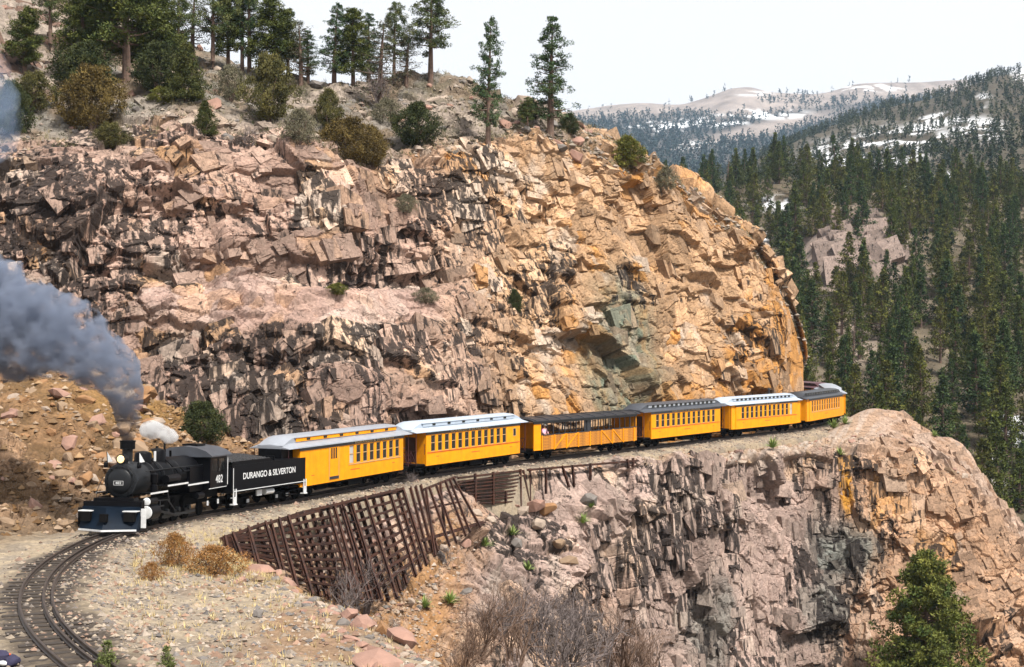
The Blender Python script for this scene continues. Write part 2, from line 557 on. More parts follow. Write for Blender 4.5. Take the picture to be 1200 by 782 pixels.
for x, yb, *pts in UP:
    Yb = yb if yb else min(ray_offset(x, 4.0), last_Y + 12.0 if x < 860 else last_Y + 5.0)
    last_Y = Yb
    b = at(x, 500, Yb); b[2] = -0.3
    u = b.copy(); u[2] = -3.0
    rows[0].append(u); rows[1].append(b)
    for k, (y, dY) in enumerate(pts):
        rows[2 + k].append(at(x, y, Yb + dY))
    s = rows[7][-1]
    rows[8].append(s + (0, 9, -1.5)); rows[9].append(s + (-2, 32, -9)); rows[10].append(s + (-6, 70, -30))
    ux.append(x)
for dx, back, drop in ((-3.0, 7.0, 1.0), (-12.0, 20.0, 4.0), (-26, 34.0, 8.0)):  # round the nose and away
    for r in rows:
        p = r[len(UP) - 1].copy()
        r.append(p + (dx, back, -drop if p[2] > 1 else 0))
    ux.append(ux[-1] + 16)
A_ctrl = np.array(rows)
uk = np.array(ux, float)
# knots along the cliff in metres, so that the blocks keep their size
seg = np.linalg.norm(np.diff(A_ctrl[3], axis=0), axis=1)
um = np.concatenate([[0], np.cumsum(seg)])
vk = np.array([0, 2.7, 12.5, 17.5, 30, 40, 53, 72, 80, 105, 150.])
A_vt = spans(vk, (6, 150, 62, 165, 76, 50, 44, 8, 8, 6))
A_ut = np.linspace(um[0], um[-1], 1150)
P = loft(A_ctrl, um, A_ut, vk, A_vt)
Nn = grid_normals(P)
if Nn[:, :, 1].mean() > 0: Nn = -Nn
U = np.broadcast_to(A_ut[None, :], P.shape[:2]).copy()
# height-like coordinate measured up the surface
V = np.concatenate([np.zeros((1, P.shape[1])), np.cumsum(np.linalg.norm(np.diff(P, axis=0), axis=2), axis=0)], 0)
V = .5 * V + .5 * V.mean(1, keepdims=True)
T = np.broadcast_to(A_vt[:, None], P.shape[:2])
XP = np.interp(U, um, uk)                                            # which part of the cliff
lev = [(8.5, .75, 1.6, .15, .10), (3.6, .8, .85, .30, -.06), (1.7, .85, .24, .18, .10), (.85, .85, .06, .08, -.12)]
D, tint = rock_disp(P, lev, 3)
bare = sstep(640, 720, XP)                                           # towards the nose the rock runs bare to the skyline
face = sstep(0.5, 4, T) * (1 - .55 * sstep(30, 36, T) * (1 - bare)) * (1 - .6 * sstep(62, 80, T) * (1 - bare))
edge = 1 - .9 * sstep(870, 936, XP)
bench = sstep(12.8, 13.8, T) * (1 - sstep(16.6, 17.4, T)) * sstep(140, 190, XP) * (1 - sstep(500, 570, XP))
under = sstep(17.2, 17.8, T) * (1 - sstep(18.6, 20.5, T)) * sstep(140, 190, XP) * (1 - sstep(480, 540, XP))
big = 1.6 * fbm2(U * .05, V * .06, 3, 77) * sstep(3, 12, T)
ledge = np.zeros_like(D)                                             # long rough benches stepping across the left face
for v0, w, a in ((9.5, .5, .6), (17.5, .8, .9), (23.5, .5, .5), (30.5, .6, .7)):
    vv = V - v0 - 1.2 * fbm2(U * .06, U * 0 + v0, 3, int(v0))
    ledge -= a * sstep(-w, w, vv) - a * .5
ledge *= (1 - sstep(520, 640, XP) * .6) * (1 - sstep(34, 40, T))
disp = (D * (.85 + .3 * fbm2(U * .07 + 5, V * .07, 2, 12)) * face + ledge + big * face) * edge
disp = disp * (1 - .25 * bench) - 1.2 * under
disp = np.where(T < 2.7, disp * 0.3, disp)
P2 = P + Nn * disp[..., None]
# roughen the hill above the lip
hill = sstep(31, 38, T) * (1 - bare)
P2[..., 2] += hill * (.5 * fbm2(U * .25, V * .25, 4, 91) + .22 * np.abs(fbm2(U * 1.1, V * 1.1, 3, 92)))

# colour: granite hue by place, block tints, dark water streaks
n1 = fbm2(U * .06, V * .06, 3, 21); n2 = fbm2(U * .35, V * .35, 3, 22); n3 = fbm2(U * 1.3, V * 1.3, 3, 23)
og = sstep(430, 620, XP + 70 * n1 + 25 * n2)[..., None]
C = PINK * (1 - og) + (ORANGE * .62 + PALE * .24 + PINK * .14) * og
pale = sstep(.1, .9, n2 + .5 * n1 + .8 * (tint[1] - .5))[..., None]
C = C * (1 - .7 * pale) + PALE * .7 * pale
oc = (sstep(.15, .8, n1 + .5 * n2 + 1.2 * (tint[2] - .5) + .80 * sstep(620, 880, XP) - .25) * sstep(380, 640, XP + 60 * n2))[..., None]
C = C * (1 - oc) + (OCHRE * .5 + ORANGE * .5) * oc
oc2 = (sstep(.55, .9, tint[2] + .3 * n2) * (1 - sstep(300, 480, XP)) * sstep(.1, .5, n1))[..., None] * .7
C = C * (1 - oc2) + ORANGE * oc2
C = C * (.66 + .6 * tint[1] + .28 * (tint[2] - .5) + .12 * (tint[3] - .5))[..., None]
zone = (1 - sstep(440, 640, XP + 60 * n1 + 30 * n2)) * (.36 + .28 * (1 - sstep(14, 20, T))) + .12 + .34 * (1 - sstep(50, 150, XP + 40 * n2)) * (T > 3)
stain = np.clip(zone + .42 * fbm2(U * .12, V * .12, 3, 34) + .55 * (tint[1] - .5) + .35 * (tint[2] - .5), 0, .82) * (1 - hill)
gp = np.exp(-(((XP - 728) / 42) ** 2 + ((T - 9) / 6.0) ** 2) ** 2)[..., None] * (.75 + .35 * sstep(-.4, .4, n3)[..., None])
gp = np.clip(gp * (.72 + .3 * sstep(.2, .4, tint[1])[..., None]) * (.7 + .35 * sstep(.2, .5, tint[2])[..., None]), 0, 1)
C = C * (1 - gp) + GREEN * (.55 + .9 * tint[3][..., None]) * gp
lt = bench[..., None] * (.2 + .4 * sstep(-.3, .5, n2))[..., None]
stain = stain * (1 - .6 * bench)
C = C * (1 - lt) + np.array([.52, .35, .30]) * lt
sc = sstep(-.35, .5, n2 + .6 * n3)[..., None]
hc = SOIL * (1 - sc) + np.array([.40, .36, .31]) * sc
rk = sstep(.05, .5, fbm2(U * .12 + 9, V * .12, 3, 44) + .5 * sstep(400, 560, XP) - .1)[..., None]
hc = hc * (1 - rk) + (PALE * .9 + PINK * .1) * (.75 + .4 * tint[2][..., None]) * rk
veg = sstep(.35, .8, fbm2(U * .5, V * .5, 3, 45))[..., None] * .6
hc = hc * (1 - veg) + np.array([.17, .15, .09]) * veg
hc = hc * .64
h3 = hill[..., None]
C = C * (1 - h3) + hc * h3
A_P, A_T, A_XP = P2, T, XP
A_N, A_C, A_S = Nn, np.clip(C, .01, .9), stain
me = np_mesh('cliff', P2.reshape(-1, 3), grid_quads(*P2.shape[:2]), mats=[M_ROCK], col=A_C.reshape(-1, 3), stain=stain, gain=.60)
CLIFF = tag(new_obj('upper_cliff', me), 'tall fractured pink and orange granite cliff behind the train', kind='structure')

# ------------------------------------------------------------------ lower rock massif and shelf below the track
LOW = [  # x, (y, Y) shelf inner, mid shelf, edge, and down the face
    (240, None, (642, 64.5), (655, 62.5), (690, 60), (760, 57), (860, 54)),
    (300, None, (619, 68.0), (668, 63.5), (720, 60.5), (800, 57), (900, 54)),
    (360, None, (602, 72.5), (692, 68.3), (740, 66), (790, 64), (900, 61)),
    (430, None, (586, 79.5), (706, 75), (740, 72.5), (782, 70), (900, 64)),
    (490, None, (573, 86.8), (655, 82.5), (710, 79), (782, 73.5), (900, 66)),
    (540, None, (560, 94.0), (606, 91.0), (690, 83), (782, 76), (900, 69)),
    (565, None, (560, 94.0), (597, 96.3), (690, 85), (782, 78), (900, 71)),
    (620, None, (553, 99.0), (597, 100.3), (680, 91), (782, 83), (900, 77)),
    (680, None, (547, 103.6), (590, 102), (680, 97), (782, 92), (900, 88)),
    (740, None, (542, 109), (580, 108), (680, 104.5), (782, 100), (900, 96)),
    (820, None, (540, 115), (580, 114), (680, 112), (782, 109), (900, 106)),
    (900, None, (536, 122), (590, 121), (680, 119.5), (782, 117), (900, 114)),
    (960, None, (528, 127), (600, 126), (690, 124), (782, 121), (900, 118)),
    (1030, ((484, 149), (508, 140)), (535, 130), (600, 129), (690, 126), (782, 122), (900, 118)),
    (1090, ((507, 147), (525, 139)), (545, 132), (610, 129), (700, 125), (782, 120), (900, 116)),
    (1138, ((537, 143), (552, 137)), (569, 132), (630, 128), (700, 124), (782, 119), (900, 115)),
    (1165, ((588, 139), (596, 134)), (607, 130), (658, 127), (718, 123), (786, 118), (900, 114)),
    (1195, ((625, 136), (631, 132)), (640, 128), (684, 125), (734, 121), (790, 117), (900, 113)),
    (1240, ((678, 130), (684, 127)), (690, 124), (722, 121), (762, 118), (805, 114), (900, 110)),
    (1300, ((735, 128), (740, 125)), (745, 122), (770, 119), (800, 115), (840, 111), (920, 107)),
]
rows = [[] for _ in range(9)]
lx = []
WALL_TOP = ([240, 254, 290, 391, 474, 531, 639, 745], [641, 634, 619.5, 591.5, 573, 559, 549, 540])
for x, inner, *pts in LOW:
    if x < 700:
        yw = np.interp(x, *WALL_TOP)
        pts[0] = (yw + 5.0, F * 9.65 / (yw - CY) + .9)
        pts[1] = (pts[1][0], pts[1][1] + .5)
    if inner is None:
        Yt = ray_offset(x, -1.5, 60)
        a = at(x, 500, Yt); a[2] = -.62 if x > 500 else -.75
        e = at(x, *pts[0])
        m = .5 * a + .5 * e; m[2] = min(m[2], -.55)
        if x < 700: m[2] -= .25
        rows[2].append(a); rows[3].append(m)
        rows[1].append(a + (-1.5, 1.0, -.8)); rows[0].append(a + (-2.5, 1.8, -2.5))
    else:
        a = at(x, *inner[0]); m = at(x, *inner[1])
        rows[2].append(a); rows[3].append(m)
        rows[1].append(a + (3, 5, -9)); rows[0].append(a + (8, 12, -40))
    for k, (y, Y) in enumerate(pts):
        rows[4 + k].append(at(x, y, Y))
    lx.append(x)
B_ctrl = np.array(rows); lk = np.array(lx, float)
seg = np.linalg.norm(np.diff(B_ctrl[6], axis=0), axis=1)
lm = np.concatenate([[0], np.cumsum(seg)])
vkB = np.array([0, 4, 8, 13, 18, 22, 29, 36, 44.])
B_vt = spans(vkB, (4, 8, 50, 50, 86, 120, 120, 24))
B_ut = np.linspace(lm[0], lm[-1], 1000)
P = loft(B_ctrl, lm, B_ut, vkB, B_vt)
Nn = grid_normals(P)
if Nn[-60:, :, 1].mean() > 0: Nn = -Nn
U = np.broadcast_to(B_ut[None, :], P.shape[:2]).copy()
V = np.concatenate([np.zeros((1, P.shape[1])), np.cumsum(np.linalg.norm(np.diff(P, axis=0), axis=2), axis=0)], 0)
V = -(.5 * V + .5 * V.mean(1, keepdims=True))
T = np.broadcast_to(B_vt[:, None], P.shape[:2])
XP = np.interp(U, lm, lk)
lev = [(6.5, 1.4, 1.5, .15, .10), (3.2, 1.5, .9, .32, -.08), (1.5, 1.3, .26, .18, .12), (.75, 1.0, .06, .08, -.1)]
D, tint = rock_disp(P, lev, 103, 70.0)
n1 = fbm2(U * .07, V * .07, 3, 121); n2 = fbm2(U * .35, V * .35, 3, 122); n3 = fbm2(U * 1.3, V * 1.3, 3, 123)
dirt = (1 - sstep(520, 610, XP + 35 * n1 + 20 * n2 + 1.2 * np.clip(T - 22, 0, 30))) * sstep(19, 22, T)   # soil chute under the cribbing
shelf = 1 - sstep(15.5, 18.5, T + .8 * n2)
soft = np.clip(dirt + shelf, 0, 1)
amp = np.maximum(sstep(11, 18.5, T), .75 * sstep(1010, 1090, XP) * sstep(6, 12, T)) * (1 - .8 * dirt) * (.9 + .3 * n1)
disp = D * amp * (1 - (.75 - .5 * sstep(1000, 1060, XP)) * shelf)
wallz = (1 - sstep(680, 760, XP)) * (1 - sstep(21, 25, T))
disp *= (1 - .92 * wallz)
disp += 1.3 * fbm2(U * .06, V * .07, 3, 177) * sstep(18, 24, T) * (1 - wallz) * (1 - .6 * (1 - sstep(620, 680, XP)))
P2 = P + Nn * disp[..., None]
P2[..., 2] += soft * sstep(12, 16, T) * (.16 * fbm2(U * .6, V * .6, 4, 191) + .10 * n3)
P2[..., 2] += np.where(T < 13, -.05, 0)
right = sstep(930, 1060, XP + 40 * n1)[..., None]
C = (PURPLE * .35 + PINK * .4 + PALE * .25) * (1 - right) + (PINK * .55 + ORANGE * .45) * right
pale = sstep(.1, .9, n2 + .5 * n1 + .9 * (tint[1] - .5))[..., None]
C = C * (1 - .5 * pale) + PALE * .5 * pale
oc = (sstep(.45, .9, n1 * .6 + .35 * n2 + 1.0 * (tint[1] - .4)))[..., None] * .8 * (.35 + .65 * right)
C = C * (1 - oc) + (OCHRE * .4 + ORANGE * .6) * oc
C = C * (.70 + .5 * tint[1] + .22 * (tint[2] - .5) + .12 * (tint[3] - .5))[..., None]
stain = np.clip(.46 - .22 * sstep(960, 1080, XP) + .42 * fbm2(U * .14, V * .14, 3, 134) + .6 * (tint[1] - .5) + .35 * (tint[2] - .5), 0, .82) * (1 - soft) * sstep(15, 18, T)
gp = np.clip(np.exp(-(((XP - 985) / 45) ** 2 + ((T - 25.5) / 3.0) ** 2) ** 2) + np.exp(-(((XP - 960) / 30) ** 2 + ((T - 31) / 3.0) ** 2) ** 2) + .8 * np.exp(-(((XP - 830) / 28) ** 2 + ((T - 33) / 4.5) ** 2) ** 2), 0, 1)[..., None] * .85
C = C * (1 - gp) + np.array([.15, .165, .15]) * (.5 + tint[3][..., None]) * gp
oblk = (np.exp(-(((XP - 1000) / 7) ** 2 + ((T - 20.3) / 2.2) ** 2) ** 4))[..., None]
C = C * (1 - oblk) + np.array([.62, .29, .04]) * oblk
gl = sstep(-.3, .6, n3 + .6 * n2)[..., None]
gc = np.array([.42, .30, .21]) * (1 - gl) + np.array([.50, .41, .34]) * gl
pk = sstep(960, 1060, XP)[..., None]
gc = gc * (1 - .5 * pk) + np.array([.46, .27, .18]) * .5 * pk
dc = np.array([.40, .22, .10]) * (1 - .45 * gl) + np.array([.50, .38, .30]) * .45 * gl
s3, d3 = shelf[..., None], np.clip(dirt, 0, 1)[..., None]
C = C * (1 - s3) + gc * s3
C = C * (1 - d3) + dc * d3
B_P, B_T, B_XP, B_dirt = P2, T, XP, dirt
B_N, B_C, B_S = Nn, np.clip(C, .01, .9), stain
me = np_mesh('lower_cliff', P2.reshape(-1, 3), grid_quads(*P2.shape[:2]), mats=[M_ROCK], col=B_C.reshape(-1, 3), stain=stain, gain=.60)
LOWER = tag(new_obj('lower_cliff', me), 'steep grey pink rock face and stony shelf below the track', kind='structure')

# ------------------------------------------------------------------ gravel bed and terrace round the track
EDGE_PX = [(560, 900, -.4), (500, 815, -.3), (470, 782, -.2), (440, 752, 0), (400, 730, 0), (350, 702, 0), (305, 668, 0), (268, 644, .05), (254, 634, .1),
           (290, 619, .05), (391, 591, -.1), (474, 573, -.2), (531, 559, -.25), (639, 548, -.3), (740, 539, -.4)]
EDGE = np.array([at_z(*p)[:2] for p in EDGE_PX])
EDGE = np.concatenate([EDGE, np.array([track(s, -3.2)[:2] for s in np.linspace(np.interp(113, TP[:, 1], TS), TLEN, 40)])])


def edge_dist(X, Y):
    """Distance past the rim of the terrace (positive outside)."""
    best = np.full(X.shape, 1e9); sg = np.ones(X.shape)
    for a, b in zip(EDGE[:-1], EDGE[1:]):
        d = b - a; L2 = d @ d
        t = np.clip(((X - a[0]) * d[0] + (Y - a[1]) * d[1]) / L2, 0, 1)
        qx, qy = X - a[0] - t * d[0], Y - a[1] - t * d[1]
        q = qx * qx + qy * qy
        m = q < best
        best = np.where(m, q, best)
        sg = np.where(m, np.sign(d[1] * qx - d[0] * qy), sg)
    return np.sqrt(best) * sg


def ground_z(X, Y):
    D, Z, S = track_dist(X, Y)
    E = edge_dist(X, Y)
    a = np.abs(D)
    z = Z - .17 - .22 * sstep(1.25, 2.6, a) - .045 * np.clip(-D - 2.6, 0, 12) + .03 * np.clip(D - 3, 0, 30)
    z = z + sstep(1.6, 3.5, a) * (.10 * fbm2(X * .35, Y * .35, 3, 301) + .05 * fbm2(X * 1.6, Y * 1.6, 3, 302))
    far = sstep(60, 66, Y)
    z = z - (1 - far) * (.9 * np.clip(E, 0, 20) + .25 * np.clip(E + .8, 0, 1.6)) - far * (5.0 * np.clip(E - .05, 0, 20))
    return z, D, E


step = .14
gx, gy = np.arange(-48, 46, step), np.arange(18, 205, step)
GX, GY = np.meshgrid(gx, gy)
# keep a strip along the track and the terrace
Dq, _, _ = track_dist(GX[::6, ::6], GY[::6, ::6]); Eq = edge_dist(GX[::6, ::6], GY[::6, ::6])
keep = ((Dq < 5.2) | ((GY[::6, ::6] < 72) & (Dq < 26))) & (Dq > -26) & ((Eq < 1.2) | ((GY[::6, ::6] < 61) & (Eq < 9)))
keep = np.repeat(np.repeat(keep, 6, 0), 6, 1)[:GX.shape[0], :GX.shape[1]]
ids = np.full(GX.shape, -1); ids[keep] = np.arange(keep.sum())
X, Y = GX[keep], GY[keep]
Z, D, E = ground_z(X, Y)
n1 = fbm2(X * .2, Y * .2, 3, 311); n2 = fbm2(X * .9, Y * .9, 3, 312); n3 = fbm2(X * 3.1, Y * 3.1, 3, 313)
Z = Z + .035 * n3 * sstep(.5, 1.2, np.abs(D)) + .02 * n2
q = np.stack([ids[:-1, :-1], ids[:-1, 1:], ids[1:, 1:], ids[1:, :-1]], -1).reshape(-1, 4)
q = q[(q >= 0).all(1)]
bal = np.array([.40, .335, .265]); tan = np.array([.52, .42, .30]); red = np.array([.36, .22, .13]); dirtc = np.array([.26, .185, .12]); cinder = np.array([.06, .05, .045])
m = sstep(-.5, .5, n2 + .6 * n3)[:, None]
C = tan * m + bal * (1 - m)
rd = (sstep(-.2, .6, n1 + .4 * n2) * sstep(2.5, 6, -D))[:, None] * .8
C = C * (1 - rd) + red * rd
lf = sstep(2.2, 6, D + n1)[:, None] * .85
C = C * (1 - lf) + dirtc * (.75 + .4 * m) * lf
near = 1 - sstep(58, 66, Y)
ci = ((1 - sstep(.9, 1.9, np.abs(D + .15) + .35 * n2)) * (.55 + .38 * near))[:, None]
C = C * (1 - ci) + (cinder * .5 + np.array([.16, .125, .1]) * .5) * ci
gr = (np.exp(-(((X + 9.6) / 2.6) ** 2 + ((Y - 56.5) / 3.0) ** 2)))[:, None] * .8
C = C * (1 - gr) + np.array([.60, .50, .27]) * gr
cg = (sstep(.0, .7, n2 + n1 * .5) * sstep(1.4, 2.2, -D) * (1 - sstep(4, 6.5, -D)) * near)[:, None] * .55
C = C * (1 - cg) + np.array([.22, .20, .19]) * cg
GROUND = tag(new_obj('gravel_terrace', np_mesh('gravel_terrace', np.stack([X, Y, Z], 1), q, mats=[M_GROUND], col=np.clip(C, .01, .9))), 'pale gravel terrace carrying the track round the bend', kind='structure')

# ------------------------------------------------------------------ talus slope outside the bend
TAL = [
    (-200, (650, 58), (600, 66), (540, 72), (470, 79), (400, 87), (340, 95)),
    (-60, (630, 61), (600, 67), (530, 73), (465, 80), (405, 88), (355, 95)),
    (20, (622, 63), (598, 68), (525, 74), (460, 81), (420, 87), (380, 94)),
    (80, (615, 66), (592, 70), (530, 75), (470, 81), (435, 87), (405, 94)),
    (130, (602, 70), (570, 73), (520, 77), (480, 81), (455, 86), (435, 94)),
    (180, (585, 74.5), (560, 77), (520, 80), (490, 83), (472, 87), (462, 94)),
    (240, (570, 79), (555, 80.5), (530, 83), (512, 86), (503, 89), (496, 94)),
    (300, (562, 82), (552, 84), (541, 86), (531, 88), (525, 90), (518, 94)),
    (350, (557, 86), (551, 87), (545, 88), (540, 90), (535, 92), (530, 96)),
]
tx = np.array([c[0] for c in TAL], float)
D_ctrl = np.array([[at(c[0], *c[1 + r]) for c in TAL] for r in range(6)])
D_ctrl[0] += np.array([0, -2.5, -1.3])
tm = np.concatenate([[0], np.cumsum(np.linalg.norm(np.diff(D_ctrl[2], axis=0), axis=1))])
P = loft(D_ctrl, tm, np.linspace(0, tm[-1], 330), np.arange(6.), np.linspace(0, 5, 200))
U = np.broadcast_to(np.linspace(0, tm[-1], 330)[None], P.shape[:2]).copy(); T = np.broadcast_to(np.linspace(0, 5, 200)[:, None], P.shape[:2])
V = T * 6.0
Nn = grid_normals(P)
if Nn[..., 2].mean() < 0: Nn = -Nn
n1 = fbm2(U * .12, V * .12, 3, 401); n2 = fbm2(U * .5, V * .5, 3, 402); n3 = fbm2(U * 1.8, V * 1.8, 3, 403)
Dt, tint = rock_disp(P, [(2.6, .8, .6, .15, .5), (1.3, .8, .38, .14, -.5), (.6, .8, .16, .07, .4)], 405)
rocky = sstep(.0, .5, n1 + .4 * n2 + .15)
P2 = P + Nn * ((Dt * (.22 + .7 * rocky) * sstep(.35, 1.2, T) + .35 * n2 * sstep(.2, 1, T) + .12 * n3)[..., None])
C = np.array([.21, .125, .06]) * (1 - sstep(-.5, .5, n2 + n3 * .5)[..., None]) + np.array([.33, .19, .095]) * sstep(-.5, .5, n2 + n3 * .5)[..., None]
C = C * (1 - rocky[..., None] * .7) + np.array([.42, .27, .17]) * (.6 + .8 * tint[1][..., None]) * rocky[..., None] * .7
yel = (np.exp(-((U - np.interp(165, tx, tm)) / 5) ** 2) * sstep(2.2, 3.2, T) * .45)[..., None]
C = C * (1 - yel) + np.array([.55, .31, .07]) * yel
low = (1 - sstep(.5, 1.4, T))[..., None] * .7
C = C * (1 - low) + np.array([.21, .15, .095]) * (.8 + .3 * n2[..., None]) * low
D_P, D_T = P2, T
TALUS = tag(new_obj('talus_slope', np_mesh('talus_slope', P2.reshape(-1, 3), grid_quads(*P2.shape[:2]), mats=[M_ROCK], col=np.clip(C, .01, .9).reshape(-1, 3))), 'orange brown rubble slope beside the locomotive', kind='structure')

# ------------------------------------------------------------------ broken blocks standing proud of the faces
def block_verts(P, Nv, size, prot, strike, r, jit=1.0):
    """Eight jittered corners per block, set into the face at P with outward normal Nv."""
    n = len(P)
    h = math.radians(strike)
    s = np.broadcast_to(np.array([math.sin(h), math.cos(h), 0.0]), (n, 3))
    Nv = Nv * np.array([1, 1, .45 if jit > .9 else (.7 if jit > .6 else 1.0)]); Nv = Nv / np.linalg.norm(Nv, axis=1, keepdims=True)
    s = s - Nv * (s * Nv).sum(1, keepdims=True); s = s / np.linalg.norm(s, axis=1, keepdims=True)
    t = np.cross(Nv, s); t = np.where(t[:, 2:3] < 0, -t, t)
    a = r.normal(0, .16, (n, 1)); s, t = s * np.cos(a) + t * np.sin(a), t * np.cos(a) - s * np.sin(a)
    Nv = Nv + s * r.normal(0, .10 * jit, (n, 1)) + t * r.normal(.06, .10 * jit, (n, 1)); Nv /= np.linalg.norm(Nv, axis=1, keepdims=True)
    A = (size * r.uniform(.7, 1.5, n))[:, None]; B = (size * r.uniform(.6, 1.25, n))[:, None]; Cc = (size * r.uniform(.5, .8, n))[:, None]
    c = P - Nv * (Cc - prot[:, None])
    v = []
    for k in (-1, 1):
        for i, j in ((-1, -1), (1, -1), (1, 1), (-1, 1)):
            ja, jb, jc = [r.uniform(.62, 1.12, (n, 1)) for _ in range(3)]
            v.append(c + s * A * i * ja + t * B * j * jb + Nv * Cc * k * jc)
    return np.stack(v, 1)


BOXF = np.array([(3, 2, 1, 0), (4, 5, 6, 7), (0, 1, 5, 4), (1, 2, 6, 5), (2, 3, 7, 6), (3, 0, 4, 7)])


def set_blocks(parent, P, Nv, Cv, Sv, mask, n, n_single, lo, hi, strike, seed, prot=.24, jit=1.0):
    r = np.random.default_rng(seed)
    idx = np.flatnonzero(mask.ravel()); idx = idx[r.integers(0, len(idx), n)]
    size = lo + (hi - lo) * r.random(n) ** 3.0
    size = np.sort(size)[::-1]
    v = block_verts(P.reshape(-1, 3)[idx], Nv.reshape(-1, 3)[idx], size, size * r.uniform(-.7 * prot, prot, n), strike, r, jit)
    cv = Cv.reshape(-1, 3)[idx]; mean = np.array([.50, .385, .31])
    c = np.clip((.78 * cv + .22 * mean * (cv.mean(1, keepdims=True) / mean.mean())) * r.uniform(.8, 1.2, (n, 1)), .01, .9); s = np.clip(Sv.ravel()[idx] + r.normal(0, .15, n), 0, .66)
    flip = np.einsum('ij,ij->i', np.cross(v[:, 5] - v[:, 4], v[:, 6] - v[:, 4]), v[:, 4] - v[:, 0]) < 0
    for k in range(n_single):
        f = BOXF[:, ::-1] if flip[k] else BOXF
        o = v[k].mean(0)
        q = new_obj('rock_block', np_mesh('rock_block', v[k] - o, f, mats=[M_ROCK], col=np.repeat(c[k:k + 1], 8, 0), stain=np.full(8, s[k]), gain=.60), parent)
        q.location = o
    m = n - n_single
    f = np.where(flip[n_single:, None, None], BOXF[None, :, ::-1], BOXF[None]) + (np.arange(m) * 8)[:, None, None]
    q = new_obj('rock_fragments', np_mesh('rock_fragments', v[n_single:].reshape(-1, 3), f.reshape(-1, 4), mats=[M_ROCK], col=np.repeat(c[n_single:], 8, 0), stain=np.repeat(s[n_single:], 8), gain=.60), parent)
    q['kind'] = 'stuff'


onface = (A_T > 3.5) & (A_T < np.where(A_XP > 690, 76, 33)) & (A_XP > -30) & (A_XP < 938)
set_blocks(CLIFF, A_P, A_N, A_C, A_S, onface & (A_XP < 600) & ~((A_T > 12.9) & (A_T < 17.4) & (A_XP > 160) & (A_XP < 540) & (A_C[..., 0] > .3)), 1500, 120, .20, 1.15, 35.0, 901, .17, .65)
set_blocks(CLIFF, A_P, A_N, A_C, A_S, onface & (A_XP > 540) & (A_XP < 928), 1200, 100, .20, 1.2, 35.0, 906, .12, .45)
set_blocks(CLIFF, A_P, A_N, A_C, A_S * 0, (A_T > 33) & (A_T < 70) & (A_XP > -60) & (A_XP < 720), 420, 50, .35, 1.3, 35.0, 903)
set_blocks(CLIFF, A_P, A_N, A_C * np.array([.75, .55, .5]), A_S * 0 + .3, (A_T > 40) & (A_T < 71) & (A_XP < 75), 140, 20, .7, 2.2, 35.0, 905)
set_blocks(LOWER, B_P, B_N, B_C, B_S, (B_T > 18.2) & (B_T < 38) & (B_dirt < .3) & (B_XP > np.where(B_T < 23, 750, 690)), 1900, 180, .20, 1.05, 70.0, 902, .19, .7)
set_blocks(LOWER, B_P, B_N, B_C, B_S, (B_T > 9) & (B_T < 20) & (B_XP > 1040), 420, 80, .25, 1.2, 70.0, 904)
# ------------------------------------------------------------------ the valley and the far hills
M_VALLEY = mat('valley_floor_soil', (.13, .11, .08), rough=.95, noise=.3, nscale=.02)
gm = MB(); R = 9000
gm.add([(-R, -2000, -75), (R, -2000, -75), (R, 12000, -75), (-R, 12000, -75)], [(0, 1, 2, 3)])
tag(gm.build('valley_floor', M_VALLEY), 'wooded floor of the canyon far below', kind='structure')


SNOW = np.array([1.25, 1.28, 1.34])


def yp(P): return CY - (P[..., 2] - HC) / P[..., 1] * F


def blob(U, Yp, x, y, rx, ry): return np.exp(-(((U - x) / rx) ** 2 + ((Yp - y) / ry) ** 2) ** 2)


def hill(name, label, cols, seed, nu, nv, rough, colour, smooth=False):
    cx = np.array([c[0] for c in cols], float)
    nr = len(cols[0]) - 1
    ctrl = np.array([[at(c[0], *c[1 + r]) for c in cols] for r in range(nr)])
    back = ctrl[-1].copy(); dep = back[:, 1:2]
    b1 = back + np.concatenate([0 * dep, .06 * dep, -.015 * dep], 1); b2 = back + np.concatenate([0 * dep, .25 * dep, -.10 * dep], 1)
    ctrl = np.concatenate([ctrl, b1[None], b2[None]])
    ut = np.linspace(cx[0], cx[-1], nu); vt = np.linspace(0, nr + 1, nv)
    P = loft(ctrl, cx, ut, np.arange(nr + 2.), vt)
    U = np.broadcast_to(ut[None], P.shape[:2]); T = np.broadcast_to(vt[:, None], P.shape[:2])
    sc = P[..., 1:2].mean()
    X, Y = P[..., 0] / sc, P[..., 1] / sc
    P = P.copy()
    P[..., 2] += rough * sc * (fbm2(X * 9, Y * 9, 4, seed) + .5 * np.abs(fbm2(X * 30, Y * 30, 3, seed + 5)))
    if name == 'near_hillside':
        Yq = yp(P)
        P[..., 2] += 7.0 * blob(U, Yq, 1005, 300, 60, 50) * (1 + .35 * fbm2(P[..., 0] * .12, P[..., 1] * .12, 3, 9))
    C, dens = colour(U, T, P)
    o = tag(new_obj(name, np_mesh(name, P.reshape(-1, 3), grid_quads(*P.shape[:2]), mats=[M_HILL], col=np.clip(C, .01, 1.6).reshape(-1, 3), smooth=smooth)), label, kind='structure')
    return o, P, U, T, dens




